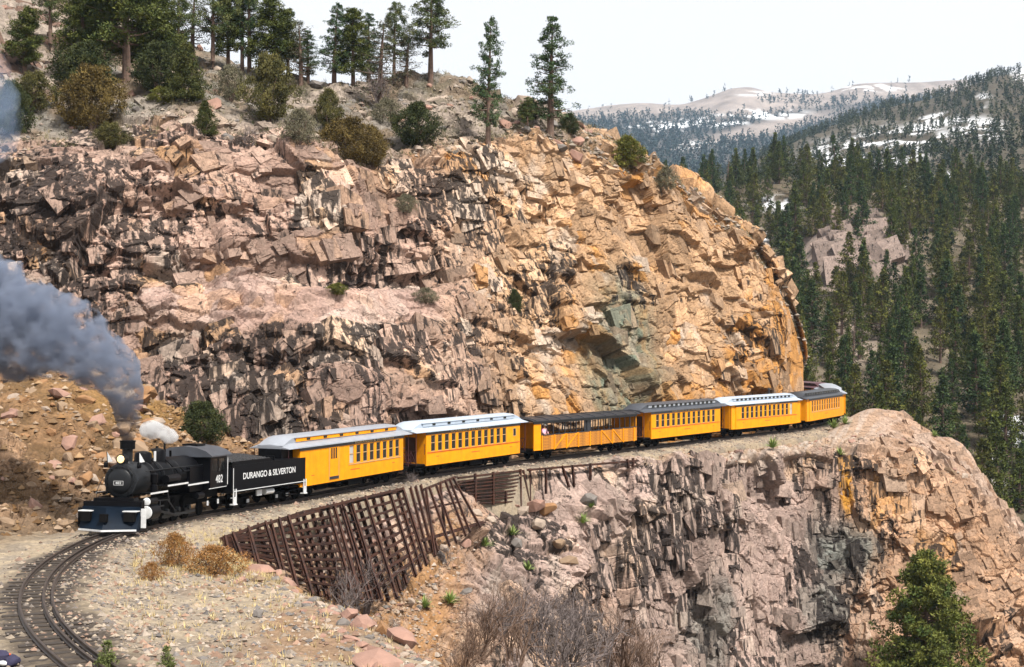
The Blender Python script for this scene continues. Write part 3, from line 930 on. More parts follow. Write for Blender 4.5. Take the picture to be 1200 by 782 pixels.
def col_near(U, T, P):
    Yp = yp(P); X, Y = P[..., 0], P[..., 1]
    n = fbm2(X * .03, Y * .03, 4, 501); n2 = fbm2(X * .15, Y * .15, 3, 502)
    C = np.array([.17, .135, .09]) * (1 + .35 * n2[..., None])
    g = sstep(-.2, .6, n)[..., None]
    C = C * (1 - .5 * g) + np.array([.26, .215, .16]) * .5 * g
    oc = np.clip(blob(U, Yp, 1005, 305, 62, 62) + .8 * blob(U, Yp, 945, 300, 34, 36) + .6 * blob(U, Yp, 1000, 400, 45, 28), 0, 1)
    oc = oc * sstep(-.7, .1, n2 + n * .5 + .2)
    C = C * (1 - oc[..., None]) + np.array([.42, .33, .28]) * (.8 + .5 * n2[..., None]) * oc[..., None]
    sn = np.clip(blob(U, Yp, 905, 240, 28, 10) + blob(U, Yp, 885, 285, 16, 14) + blob(U, Yp, 1172, 520, 10, 60) + blob(U, Yp, 1192, 505, 8, 30), 0, 1) * sstep(.0, .25, n2 + .35)
    C = C * (1 - sn[..., None]) + SNOW * sn[..., None]
    return C, 1 - .9 * oc - .9 * sn


def col_mid(U, T, P):
    Yp = yp(P); X, Y = P[..., 0], P[..., 1]
    n = fbm2(X * .006, Y * .006, 4, 511); n2 = fbm2(X * .03, Y * .03, 3, 512)
    C = np.array([.13, .11, .08]) * (1 + .3 * n2[..., None])
    sn = np.zeros_like(U)
    for x, y, rx, ry in ((985, 187, 34, 14), (1040, 172, 38, 14), (1080, 158, 25, 8), (1060, 211, 26, 11), (1145, 152, 26, 9), (1120, 208, 12, 5), (1185, 214, 10, 5), (1198, 86, 12, 8), (1100, 140, 22, 5), (1150, 118, 8, 5)):
        sn = np.maximum(sn, blob(U, Yp, x, y, rx * 1.25, ry * 1.6))
    n4 = fbm2(X * .11, Y * .05, 3, 513)
    sn = sn * sstep(-.15, .2, n2 + .30) * sstep(-.12, .12, n4 + .32)
    C = C * (1 - sn[..., None]) + SNOW * sn[..., None]
    return C, 1 - .9 * sn


def col_far(U, T, P):
    Yp = yp(P); X, Y = P[..., 0], P[..., 1]
    n = fbm2(X * .003, Y * .003, 4, 521); n2 = fbm2(X * .012, Y * .012, 3, 522)
    top = np.interp(U, [560, 690, 760, 850, 900, 1000, 1060, 1320], [140, 140, 138, 136, 132, 118, 112, 104])
    meadow = 1 - sstep(-4, 6, Yp - top + 5 * n)
    diag = blob(U, Yp - (150 - (U - 900) * .22), 905, 0, 95, 9)
    meadow = np.maximum(meadow, .95 * diag)
    C = np.array([.12, .115, .11])
    C = C * (1 - meadow[..., None]) + np.array([.42, .355, .32]) * (1 + .12 * n2[..., None]) * meadow[..., None]
    sn = np.clip(blob(U, Yp, 770, 148, 36, 9) + blob(U, Yp, 838, 142, 40, 7) + blob(U, Yp, 900, 134, 45, 6) + .8 * blob(U, Yp, 820, 172, 30, 6) + .7 * blob(U, Yp, 1010, 103, 50, 5) + .5 * blob(U, Yp, 880, 110, 25, 3), 0, 1)
    n4 = fbm2(X * .05, Y * .02, 3, 523)
    sn = sn * sstep(-.2, .2, n2 + .35) * sstep(-.15, .15, n4 + .12)
    C = C * (1 + .22 * n4[..., None])
    C = C * (1 - sn[..., None]) + SNOW * sn[..., None]
    tr = np.maximum((1 - meadow) * (1 - .7 * sn), .05)
    tr = np.maximum(tr, .9 * sstep(.25, .5, n2) * blob(U, Yp, 960, 120, 90, 8))
    return C, tr


near_cols = [(x, (760, 178), (640, 197), (520, 232), (430, 276), (345, 335), (285, 405), (yt, 490)) for x, yt in
             ((680, 262), (760, 250), (800, 240), (850, 226), (900, 214), (960, 216), (1040, 228), (1120, 232), (1200, 234), (1320, 236))]
mid_cols = [(x, (yt + .75 * (300 - yt), 540), (yt + .5 * (300 - yt), 700), (yt + .25 * (300 - yt), 950), (yt, 1350)) for x, yt in
            ((620, 258), (740, 236), (820, 214), (870, 196), (905, 178), (960, 156), (1040, 131), (1100, 117), (1150, 97), (1200, 83), (1330, 50))]
far_cols = [(x, (250, 1500), (205, 2000), (150 + (yt - 105) * .4, 2900), (yt, 3700)) for x, yt in
            ((520, 150), (640, 133), (690, 127), (760, 121), (800, 122), (838, 111), (858, 104), (878, 103), (900, 108), (930, 111), (968, 110), (1000, 100), (1060, 97), (1140, 93), (1200, 90), (1340, 86))]
H_NEAR = hill('near_hillside', 'forested canyon side across the valley', near_cols, 61, 300, 260, .006, col_near)
H_MID = hill('middle_hillside', 'dark wooded hillside with snow patches', mid_cols, 62, 360, 220, .004, col_mid)
H_FAR = hill('far_mountains', 'distant tan ridge with snow and blue forest', far_cols, 63, 420, 240, .0012, col_far)

_o, _P, _U, _T, _d = H_NEAR
_m = (blob(_U, yp(_P), 1008, 292, 50, 40) > .4)
_r = np.random.default_rng(910)
_i = np.flatnonzero(_m.ravel()); _i = _i[_r.integers(0, len(_i), 130)]
_sz = np.sort(_r.uniform(.8, 3.6, 130))[::-1]
_v = block_verts(_P.reshape(-1, 3)[_i], np.tile([[-.1, -.75, .65]], (130, 1)), _sz, _sz * _r.uniform(.1, .5, 130), 60.0, _r)
_f = (BOXF[None] + (np.arange(130) * 8)[:, None, None]).reshape(-1, 4)
_c = np.repeat(np.array([.46, .35, .30]) * _r.uniform(.6, 1.2, (130, 1)), 8, 0)
_q = new_obj('outcrop_rocks', np_mesh('outcrop_rocks', _v.reshape(-1, 3), _f, mats=[M_ROCK], col=_c, stain=np.full(len(_c), .35)), _o); _q['kind'] = 'stuff'
# ------------------------------------------------------------------ the track: rails, guard rail, sleepers
M_RAIL = mat('dark_rail_steel', (.075, .058, .05), rough=.45, metal=.6, noise=.25, nscale=1.0)
M_RAILTOP = mat('worn_rail_head', (.30, .28, .27), rough=.3, metal=.9)
M_TIE = mat('weathered_sleeper', (.03, .022, .017), rough=.95, noise=.45, nscale=3.0, bump=.02, bscale=9)
TRACK = tag(empty('railway_track', tuple(track(20))), 'narrow gauge railway track with dark sleepers', kind='structure')
ti = TRACK.matrix_basis.inverted() if False else Matrix.Translation(-Vector(track(20)))
SFRONT = float(np.interp(62.4, TP[:, 1], TS))                  # where the locomotive's plough stands


def rail_mesh(off, s0, s1, h=.13):
    m = MB(); head = MB()
    st = np.arange(s0, s1, .45)
    prof = [(-.055, 0), (.055, 0), (.05, .02), (.012, .035), (.012, h - .035), (.034, h - .03), (.034, h), (-.034, h), (-.034, h - .03), (-.012, h - .035), (-.012, .035), (-.05, .02)]
    v, f = [], []
    n = len(prof)
    for s in st:
        p = track(s, off)
        nn = track(s, off + 1) - p
        for a, b in prof:
            v.append(ti @ Vector((p[0] + nn[0] * a, p[1] + nn[1] * a, p[2] - .13 + b)))
    for i in range(len(st) - 1):
        for k in range(n):
            f.append((i * n + k, i * n + (k + 1) % n, (i + 1) * n + (k + 1) % n, (i + 1) * n + k))
    m.add(v, f)
    return m


for off in (-.48, .48):
    rail_mesh(off, 1, TLEN - 1).build('rail', M_RAIL, TRACK)
rail_mesh(-.22, 6, SFRONT + 6, .125).build('guard_rail', M_RAIL, TRACK)
tie_me = MB().box(-.12, .12, -1.05, 1.05, -.15, 0).mesh('sleeper', M_TIE)
for s in np.arange(2, TLEN - 2, .72):
    p = track(s); d = track(s + .3) - track(s - .3)
    o = new_obj('sleeper', tie_me, TRACK)
    o.location = ti @ Vector((p[0] + random.uniform(-.03, .03), p[1], p[2] - .135 - random.uniform(0, .02)))
    o.rotation_euler = (0, 0, math.atan2(d[1], d[0]) + random.uniform(-.05, .05))
    o.scale = (random.uniform(.85, 1.15), random.uniform(.93, 1.08), 1)

# ------------------------------------------------------------------ lettering
def text_part(name, body, size, mat_, parent, loc, depth=.006, squeeze=1.0, space=1.0):
    """Flat painted lettering lying on a side that faces +y, running towards -x."""
    cu = bpy.data.curves.new(name, 'FONT')
    cu.body = body; cu.size = size; cu.extrude = depth / 2; cu.align_x = 'CENTER'; cu.align_y = 'CENTER'; cu.space_character = space
    cu.offset = .012 * size
    tmp = bpy.data.objects.new('tmp', cu); COL.objects.link(tmp)
    me_ = bpy.data.meshes.new_from_object(tmp.evaluated_get(bpy.context.evaluated_depsgraph_get()))
    bpy.data.objects.remove(tmp)
    me_.materials.clear(); me_.materials.append(mat_)
    co = np.zeros(len(me_.vertices) * 3); me_.vertices.foreach_get('co', co); co = co.reshape(-1, 3)
    nc = np.stack([-co[:, 0] * squeeze, co[:, 2], co[:, 1]], 1)
    me_.vertices.foreach_set('co', nc.ravel().astype(np.float32)); me_.update()
    o = new_obj(name, me_, parent); o.location = loc
    o['kind'] = 'stuff'
    return o


# ------------------------------------------------------------------ rolling stock
M_YEL = mat('yellow_coach_paint', (.74, .272, .003), rough=.45, spec=.15, noise=.14, nscale=2.2, bump=.004, bscale=30)
def weathered(m, amount=.22):
    """Soot and dust run down the paint in faint streaks."""
    N, L = m.node_tree.nodes, m.node_tree.links
    b = N['Principled BSDF']; src = b.inputs['Base Color'].links[0].from_socket
    tc = next(n for n in N if n.type == 'TEX_COORD')
    mp = N.new('ShaderNodeMapping'); mp.inputs['Scale'].default_value = (3.5, 3.5, .5); L.new(tc.outputs['Object'], mp.inputs['Vector'])
    n = N.new('ShaderNodeTexNoise'); n.inputs['Scale'].default_value = 1.0; n.inputs['Detail'].default_value = 5; L.new(mp.outputs[0], n.inputs['Vector'])
    r = N.new('ShaderNodeMapRange'); r.inputs[1].default_value = .45; r.inputs[2].default_value = .75; r.inputs[3].default_value = 0; r.inputs[4].default_value = amount; L.new(n.outputs['Fac'], r.inputs[0])
    x = N.new('ShaderNodeMix'); x.data_type = 'RGBA'; x.inputs[7].default_value = (.12, .07, .03, 1); L.new(r.outputs[0], x.inputs['Factor']); L.new(src, x.inputs[6])
    L.new(x.outputs[2], b.inputs['Base Color'])


weathered(M_YEL)
M_YELW = mat('worn_yellow_planks', (.52, .20, .008), rough=.7, col2=(.26, .10, .014), nscale=2.4, bump=.01, bscale=14)
M_BLACK = mat('black_engine_paint', (.003, .003, .004), rough=.38, spec=.09, noise=.35, nscale=2.5, bump=.004, bscale=16)
M_SOOT = mat('sooty_underframe', (.005, .0045, .0045), rough=.8, spec=.08, noise=.3, nscale=3)
M_SILV = mat('silver_roof_paint', (.28, .30, .34), rough=.45, metal=.25, noise=.14, nscale=1.6)
M_WSILV = mat('pale_silver_roof_paint', (.34, .395, .47), rough=.5, metal=.1, noise=.12, nscale=1.5)
M_DGREY = mat('dark_grey_roof_paint', (.045, .05, .062), rough=.45, noise=.3, nscale=1.5)
M_CANOPY = mat('black_canopy_paint', (.018, .019, .024), rough=.4, noise=.3, nscale=1.5)
M_MAROON = mat('maroon_roof_paint', (.06, .016, .02), rough=.5, noise=.3, nscale=1.5)
M_LGREY = mat('pale_grey_clerestory', (.26, .28, .31), rough=.5, noise=.12, nscale=2)
M_GLASS = mat('dark_window_glass', (.012, .013, .013), rough=.06, noise=.3, nscale=.7)
M_BLIND = mat('drawn_window_blind', (.36, .35, .33), rough=.6, noise=.1)
M_SASH = mat('brown_window_sash', (.42, .26, .12), rough=.5, noise=.15)
M_RED = mat('red_trim_paint', (.45, .055, .01), rough=.5, noise=.1)
M_GOLD = mat('gold_leaf_lettering', (.62, .40, .13), rough=.4)
M_WHITE = mat('white_paint', (.55, .56, .57), rough=.5, noise=.2, nscale=6)
M_DRK = mat('dark_red_interior', (.05, .02, .012), rough=.7, noise=.2)
M_PLOW = mat('blue_black_plough_steel', (.0035, .008, .016), rough=.5, spec=.06, noise=.35, nscale=2.5)
M_SMOKEB = mat('graphite_smokebox', (.010, .011, .013), rough=.42, spec=.2, noise=.3, nscale=4)
M_COAL = mat('black_coal', (.012, .012, .013), rough=.45, noise=.3, nscale=6)
M_LAMP = mat('lit_lamp_glass', (.9, .7, .35), rough=.3, emit=(1, .62, .22, .55))

PANE = MB().box(-.25, .25, -.012, .012, 0, 1.07).mesh('window_pane', M_GLASS)
PANE2 = MB().box(-.25, .25, -.012, .012, 0, 1.07).mesh('window_pane_blind', M_BLIND)
_s = MB()
_s.box(-.26, -.225, .014, .04, 0, 1.08).box(.225, .26, .014, .04, 0, 1.08).box(-.225, .225, .014, .038, 0, .05).box(-.225, .225, .014, .038, 1.04, 1.08).box(-.225, .225, .014, .046, .56, .60)
SASH = _s.mesh('window_sash', M_SASH)
WHEEL = MB().lathe([(.05, -.07), (.33, -.07), (.36, -.05), (.36, .0), (.39, .01), (.39, .05), (.1, .05), (.1, .12), (.04, .12)], 'y', n=18).mesh('wheel', M_SOOT, True)


def place(root, s_front, length, inset):
    a, b = track(s_front + inset), track(s_front + length - inset)
    d = a - b
    c = .5 * (a + b)
    t = (length / 2 - inset)
    root.location = c
    root.rotation_euler = (0, -math.atan2(d[2], math.hypot(d[0], d[1])), math.atan2(d[1], d[0]))


def truck(parent, x):
    m = MB()
    for s in (-1, 1):
        m.box(x - .95, x + .95, s * .62 - .04, s * .62 + .04, .52, .62).box(x - .8, x + .8, s * .62 - .035, s * .62 + .035, .22, .29)
        m.box(x - .18, x + .18, s * .62 - .06, s * .62 + .06, .22, .6)
        for a in (-.62, .62):
            m.box(x + a - .12, x + a + .12, s * .62 - .02, s * .62 + .13, .26, .52)
    m.box(x - .2, x + .2, -.6, .6, .35, .62)
    o = m.build('truck', M_SOOT, parent)
    for a in (-.62, .62):
        for s in (-1, 1):
            w = new_obj('wheel', WHEEL, o); w.location = (x + a, s * .47, .39)
            if s > 0: w.rotation_euler = (0, 0, math.pi)
    return o


def roof_deck(L, prof_fn, xs):
    """Loft of half profiles along the car: prof_fn(x) -> list of (y, z) from one eave to the other."""
    v, f = [], []
    n = None
    for x in xs:
        p = prof_fn(x); n = len(p)
        v += [(x, y, z) for y, z in p]
    for i in range(len(xs) - 1):
        for k in range(n - 1):
            f.append((i * n + k, i * n + k + 1, (i + 1) * n + k + 1, (i + 1) * n + k))
        f.append((i * n + n - 1, i * n, (i + 1) * n, (i + 1) * n + n - 1))
    f.append(tuple(range(n))); f.append(tuple(reversed(range((len(xs) - 1) * n, len(xs) * n))))
    return MB().add(v, f)


def car_roof(root, m_roof, half=7.0):
    def low(x):
        e = max(0, (abs(x) - (half - .9)) / .9)
        dz = -.16 * e * e; q = 1 - .05 * e * e
        top = [(-1.43 * q, 2.97), (-1.42 * q, 3.03 + dz * .4), (-1.15 * q, 3.15 + dz * .7), (-.8, 3.25 + dz), (-.4, 3.29 + dz), (0, 3.30 + dz)]
        return top + [(-y, z) for y, z in reversed(top[:-1])]
    xs = [-half, -half + .12, -half + .35, -half + .7, -half + 1.1, 0, half - 1.1, half - .7, half - .35, half - .12, half]
    return roof_deck(half, low, xs).build('roof', m_roof, root, True)


def clerestory(root, roof, m_roof, m_side, n_vent, vw, vh, half=7.0):
    def up(x):
        e = max(0, (abs(x) - (half - 1.25)) / 1.2)
        e = min(e, 1.0)
        zt = 3.66 - .46 * (e ** 1.6)
        top = [(-.84, 3.14), (-.84, max(3.145, zt - .13)), (-.6, max(3.15, zt - .05)), (0, max(3.155, zt))]
        return top + [(-y, z) for y, z in reversed(top[:-1])]
    xs = [-half + .02] + [-half + .05 + 1.2 * k / 7 for k in range(8)] + [0] + [half - .05 - 1.2 * k / 7 for k in reversed(range(8))] + [half - .02]
    d = roof_deck(half, up, xs).build('upper_deck', m_roof, roof, True)
    for s in (-1, 1):
        MB().box(-half + 1.35, half - 1.35, s * .865 - .02, s * .865 + .02, 3.29, 3.50).build('clerestory_panel', m_side, roof)
    vm = MB().box(-vw / 2, vw / 2, -.01, .012, 0, vh).mesh('clerestory_light', M_GLASS)
    for k in range(n_vent):
        x = (half - 1.7) - (2 * half - 3.4) * (k + .5) / n_vent
        for s in (-1, 1):
            o = new_obj('clerestory_light', vm, roof); o.location = (x, s * .893, 3.30 + (.20 - vh) / 2)
    ml = MB()
    ml.box(-half + 1.2, half - 1.2, .845, .93, 3.505, 3.53).box(-half + 1.2, half - 1.2, -.93, -.845, 3.505, 3.53)
    ml.build('eave_moulding', m_roof, roof)


def coach(label, m_roof, m_side, wins, n_vent=6, vw=.42, vh=.13, door=None, toilet=None, stripe=False, closed=False, blinds=(), letters=True, half=7.0, m_body=None, group=None, stove=False):
    m_body = m_body or M_YEL
    root = empty('passenger_coach')
    tag(root, label, 'coach', group)
    hb = half - 1.15                                             # half body length
    b = MB()
    b.box(-hb, hb, -1.20, 1.20, .86, .94)
    for s in (-1, 1):
        y0, y1 = (1.20, 1.28) if s > 0 else (-1.28, -1.20)
        b.box(-hb, hb, y0, y1, .78, 1.66).box(-hb, hb, y0, y1, 2.74, 2.985)
        ws = sorted(wins)
        edges = [-hb] + [e for w in ws for e in (w - .25, w + .25)] + [hb]
        for k in range(0, len(edges), 2):
            if edges[k + 1] - edges[k] > .01: b.box(edges[k], edges[k + 1], y0, y1, 1.66, 2.74)
    for s in (-1, 1):
        x0, x1 = (hb - .06, hb) if s > 0 else (-hb, -hb + .06)
        b.box(x0, x1, -1.20, -.42, .94, 2.985).box(x0, x1, .42, 1.20, .94, 2.985).box(x0, x1, -.42, .42, 2.6, 2.985)
        MB().box(x0 + .02, x1 - .02, -.42, .42, .94, 2.6).build('end_door', M_DRK, root)
    body = b.build('body', m_body, root)
    for k, w in enumerate(wins):
        for s in (-1, 1):
            p = new_obj('window', PANE2 if k in blinds else PANE, root); p.location = (w, s * 1.215, 1.665)
            if s < 0: p.rotation_euler = (0, 0, math.pi)
            q = new_obj('sash', SASH, p)
    for s in (-1, 1):
        MB().box(-hb - .05, hb + .05, s * 1.30 - .018, s * 1.30 + .012, 2.80, 2.975).build('letterboard', M_CANOPY if m_roof is not M_DGREY else M_DGREY, root)
        x0 = min(wins) - .35; x1 = max(wins) + .35
        MB().box(x0 if not stripe else -hb + .1, x1 if not stripe else hb - .1, s * 1.29 - .008, s * 1.29 + .02, 1.60, 1.645).build('belt_rail', M_RED if stripe else M_SASH, root)
    if letters:
        text_part('lettering', 'DURANGO & SILVERTON', .17, M_GOLD, root, ((max(wins) + min(wins)) / 2 + .1, 1.316, 2.888), squeeze=2.15, space=1.15)
    text_part('car_number', '212', .12, M_RED, root, (hb - 1.2, 1.284, 1.22)) if False else None
    MB().box(hb - 1.45, hb - 1.15, 1.279, 1.284, 1.30, 1.345).build('painted_mark', M_RED, root)
    MB().box(-hb + 1.1, -hb + 1.4, 1.279, 1.284, 1.30, 1.345).build('painted_mark', M_RED, root)
    MB().box(-.55, .5, 1.279, 1.284, 1.28, 1.335).build('painted_mark', M_RED, root)
    r = car_roof(root, m_roof, half)
    clerestory(root, r, m_roof, m_side, n_vent, vw, vh, half)
    if stove:
        MB().lathe([(.07, 3.4), (.07, 4.0), (.14, 4.0), (.16, 4.12), (.05, 4.2)], 'z', (hb - 9.2, -.4, 0), 10).build('stove_pipe', M_CANOPY, r, True)
    if door:
        d = MB().box(door - .5, door + .5, 1.283, 1.30, .92, 2.78)
        d = d.build('baggage_door', m_body, root)
        for a in (-.53, .50): MB().box(door + a, door + a + .03, 1.283, 1.32, .88, 2.78).build('door_post', M_SASH, d)
        for a in (-.24, 0, .24):
            MB().box(door + a - .075, door + a + .075, 1.301, 1.308, 2.12, 2.74).build('door_light', M_GLASS, d)
        MB().box(door - .5, door + .5, 1.301, 1.32, .94, 1.10).build('kick_plate', M_CANOPY, d)
    if toilet is not None:
        t = MB().box(toilet - .16, toilet + .16, 1.275, 1.288, 2.1, 2.6).build('small_window', M_GLASS, root)
        MB().box(toilet - .20, toilet + .20, 1.279, 1.295, 2.6, 2.64).box(toilet - .20, toilet + .20, 1.279, 1.295, 2.06, 2.10).box(toilet - .20, toilet - .16, 1.279, 1.295, 2.10, 2.60).box(toilet + .16, toilet + .20, 1.279, 1.295, 2.10, 2.60).build('sash', M_SASH, t)
    for s in (-1, 1):                                            # end platforms
        x0, x1 = (hb, half - .15) if s > 0 else (-half + .15, -hb)
        pl = MB().box(x0, x1, -1.15, 1.15, .80, .90).box(x0 + .1 if s > 0 else x0, x1 if s > 0 else x1 - .1, -.3, .3, .55, .80)
        for e in (-1, 1):
            pl.box(x0 + .08, x1 - .08, e * 1.05 - .12, e * 1.05 + .12, .42, .46).box(x0 + .08, x1 - .08, e * .98 - .1, e * .98 + .1, .62, .66)
        pl.build('platform', M_SOOT, root)
        xe = x1 - .06 if s > 0 else x0 + .06
        if closed:
            v = MB()
            for e in (-1, 1): v.box(min(x0 + .25 * (s < 0), x0 + .25 * (s < 0)), x1 - .25 * (s > 0), e * 1.2 - .03, e * 1.2 + .03, .8, 2.95)
            v.box(xe - .03, xe + .03, -1.2, -.4, .8, 2.95).box(xe - .03, xe + .03, .4, 1.2, .8, 2.95)
            v.build('vestibule', m_body, root)
        else:
            g = MB()
            for z in (.98, 1.78): g.bar((xe, -1.12, z), (xe, 1.12, z), .03, .03)
            for y in (-1.12, -.72, -.34, .34, .72, 1.12): g.bar((xe, y, .88), (xe, y, 1.80), .028, .028)
            for a, c in ((-1.12, -.72), (-.72, -.34), (.34, .72), (.72, 1.12)):
                g.bar((xe, a, 1.0), (xe, c, 1.76), .02, .02); g.bar((xe, c, 1.0), (xe, a, 1.76), .02, .02)
            for e in (-1, 1):
                g.bar((xe, e * 1.14, .88), (xe, e * 1.14, 2.95), .035, .035)
                g.bar((x0 if s > 0 else x1, e * 1.14, 1.5), (x0 if s > 0 else x1, e * 1.14, 2.2), .03, .03)
            g.bar((xe, .1, .9), (xe, .1, 1.95), .03, .03)
            g.lathe([(.16, 1.93), (.18, 1.95), (.16, 1.97)], 'z', (xe, .1, 0), 10)
            g.build('railing', M_MAROON, root)
    u = MB()
    u.box(-hb, hb, -1.1, 1.1, .66, .80)
    for y in (-.95, -.4, .4, .95):
        u.tube([(-hb + .6, y, .66), (-1.6, y, .36), (1.6, y, .36), (hb - .6, y, .66)], .022, 5)
    for x in (-1.6, 1.6): u.box(x - .07, x + .07, -1.0, 1.0, .36, .66)
    u.box(-1.2, .4, .55, 1.05, .38, .66).box(.8, 1.3, -1.0, -.5, .34, .66)
    u.tube([(2.2, .6, .5), (3.3, .6, .5)], .17, 10)
    u.bar((-half - .22, 0, .62), (half + .22, 0, .62), .14, .14)
    u.build('underframe', M_SOOT, root)
    truck(root, hb - 1.35); truck(root, -hb + 1.35)
    return root


def even(n, first, pitch): return [first - pitch * k for k in range(n)]


S1 = float(np.interp(79.0, TP[:, 1], TS)) - .3
PITCH = 14.62
cars = [
    coach('yellow combine car with baggage door and yellow clerestory panels, coupled behind the tender', M_SILV, M_YEL, even(8, .35, .78), 6, .36, .13, door=2.35, blinds=(0,), group='train of yellow cars'),
    coach('yellow coach with pale blue silver roof and a small end window', M_WSILV, M_WSILV, even(12, 5.05, .80), 6, .34, .13, toilet=-5.1, stripe=True, group='train of yellow cars'),
    None,
    coach('yellow coach with dark grey roof behind the open car', M_DGREY, M_LGREY, even(12, 4.85, .86), 14, .40, .19, stripe=True, group='train of yellow cars'),
    coach('yellow coach with closed vestibules, stove pipe and white silver roof', M_WSILV, M_WSILV, even(12, 4.6, .84), 14, .40, .17, closed=True, stripe=True, blinds=(11,), group='train of yellow cars', stove=True),
    coach('yellow coach with closed vestibules and black roof', M_CANOPY, M_CANOPY, even(12, 4.85, .86), 12, .40, .17, closed=True, group='train of yellow cars', letters=False),
    coach('yellow coach with silver grey roof going round the far bend', M_SILV, M_SILV, even(12, 4.85, .86), 8, .40, .15, closed=True, group='train of yellow cars', letters=False),
    coach('last car with maroon roof disappearing behind the cliff nose', M_MAROON, M_MAROON, even(12, 4.85, .86), 8, .40, .15, group='train of yellow cars', letters=False, m_body=M_YEL),
]


def open_car():
    root = empty('open_gondola_car')
    tag(root, 'open sightseeing car with yellow plank sides under a black ribbed canopy', 'gondola car', 'train of yellow cars')
    hb = 6.7
    MB().box(-hb, hb, -1.2, 1.2, .78, .88).build('floor', M_SOOT, root)
    pm = MB().box(-hb + .02, hb - .9, -.025, .025, 0, .205).mesh('plank', M_YELW)
    for s in (-1, 1):
        for k in range(5):
            p = new_obj('plank', pm, root); p.location = (0, s * (1.22 + random.uniform(0, .008)), .80 + .213 * k)
    for x in even(9, 5.75, 1.5):
        for s in (-1, 1):
            MB().box(x - .045, x + .045, s * 1.275 - .03, s * 1.275 + .03, .76, 1.88).build('stake', M_YEL, root)
    for k in (1, 2, 5, 6):
        xa = 5.75 - 1.5 * k; 
        a, b_ = ((xa - .06, 1.86), (xa - 1.40, .84)) if k > 3 else ((xa - .06, .84), (xa - 1.40, 1.86))
        for s in (-1, 1):
            MB().bar((a[0], s * 1.27, a[1]), (b_[0], s * 1.27, b_[1]), .04, .07).build('brace', M_YEL, root)
    for s in (-1, 1):
        MB().box(-hb, hb - .9, s * 1.22 - .05, s * 1.22 + .05, 1.87, 1.93).build('top_rail', M_CANOPY, root)
        for k, x in enumerate(even(18, 5.75, .72)):
            w = .05 if k % 2 else .09
            MB().box(x - w / 2, x + w / 2, s * 1.19 - .03, s * 1.19 + .03, 1.93, 2.90).build('post', M_CANOPY, root)
        MB().box(-hb, hb, s * 1.22 - .03, s * 1.22 + .03, 2.74, 2.93).build('valance', M_CANOPY, root)
    MB().box(-.55, .35, 1.13, 1.16, 1.93, 2.74).build('closed_panel', M_CANOPY, root)
    for x0, x1 in ((hb - .85, hb), (-hb, -hb + .12)):
        e = MB().box(x0, x0 + .06, -1.2, 1.2, .88, 2.74)
        if x1 - x0 > .5:
            e.box(x0, x1, 1.17, 1.25, .80, 2.74).box(x0, x1, -1.25, -1.17, .80, 2.74)
        e.build('end_panel', M_YEL, root)
    def prof(x): 
        t = [(-1.42, 2.92), (-1.42, 2.98), (-.9, 3.12), (0, 3.19)]
        return t + [(-y, z) for y, z in reversed(t[:-1])]
    r = roof_deck(6.95, prof, [-6.95, 0, 6.95]).build('canopy', M_CANOPY, root)
    for x in even(10, 6.6, 1.46):
        m = MB()
        for a, c in (((-1.42, 2.99), (-.9, 3.13)), ((-.9, 3.13), (0, 3.20)), ((0, 3.20), (.9, 3.13)), ((.9, 3.13), (1.42, 2.99))):
            m.bar((x, a[0], a[1] + .012), (x, c[0], c[1] + .012), .06, .04)
        m.build('canopy_rib', M_DGREY, r)
    for k, x in enumerate(even(6, 4.6, 1.7)):
        MB().box(x - .25, x + .25, -.9, .9, 1.28, 1.34).box(x - .06, x + .06, -.9, .9, 1.34, 1.80).build('bench', M_DRK, root)
    u = MB().box(-hb, hb, -1.1, 1.1, .64, .78)
    for y in (-.95, .95): u.tube([(-hb + .6, y, .64), (-1.6, y, .36), (1.6, y, .36), (hb - .6, y, .64)], .025, 5)
    u.bar((-7.2, 0, .62), (7.2, 0, .62), .14, .14)
    u.build('underframe', M_SOOT, root)
    truck(root, 4.7); truck(root, -4.7)
    return root


cars[2] = open_car()
for k, c in enumerate(cars):
    place(c, S1 + PITCH * k, PITCH, 2.6)
bpy.context.view_layer.update()

# ------------------------------------------------------------------ the locomotive (x forward, cab rear at x = 0)
ENG = empty('steam_locomotive')
tag(ENG, 'black steam locomotive numbered 482 with blue black plough and white flags', 'locomotive')
b = MB()
b.lathe([(.80, 2.0), (.86, 2.02), (.86, 4.4), (.80, 4.6), (.78, 7.6), (.77, 7.62), (.77, 8.0)], 'x', (0, 0, 2.2), 32)
BOILER = b.build('boiler', M_BLACK, ENG, True)
for x in (4.55, 5.5, 6.5, 7.5):
    MB().lathe([(.80, x - .04), (.815, x - .03), (.815, x + .03), (.80, x + .04)], 'x', (0, 0, 2.2), 32, False).build('boiler_band', M_SMOKEB, BOILER, True)
SBX = MB().lathe([(.77, 8.0), (.79, 8.02), (.79, 9.45), (.77, 9.52), (.70, 9.56), (.62, 9.57)], 'x', (0, 0, 2.2), 36).build('smokebox', M_SMOKEB, ENG, True)
DOOR = MB().lathe([(.56, 9.57), (.56, 9.62), (.53, 9.65), (.3, 9.70), (.05, 9.72), (.01, 9.72)], 'x', (0, 0, 2.2), 32).build('smokebox_door', M_SMOKEB, ENG, True)
m = MB()
for k in range(14):
    t = 2 * math.pi * k / 14
    m.box(9.57, 9.61, .64 * math.cos(t) - .025, .64 * math.cos(t) + .025, 2.2 + .64 * math.sin(t) - .025, 2.2 + .64 * math.sin(t) + .025)
m.build('door_clamps', M_BLACK, DOOR)['kind'] = 'stuff'
PLATE = MB().box(9.70, 9.735, -.23, .23, 2.02, 2.21).build('number_plate', M_BLACK, ENG)
m = MB()
for z in (2.02, 2.2): m.box(9.735, 9.745, -.23, .23, z, z + .015)
for y in (-.23, .215): m.box(9.735, 9.745, y, y + .015, 2.02, 2.215)
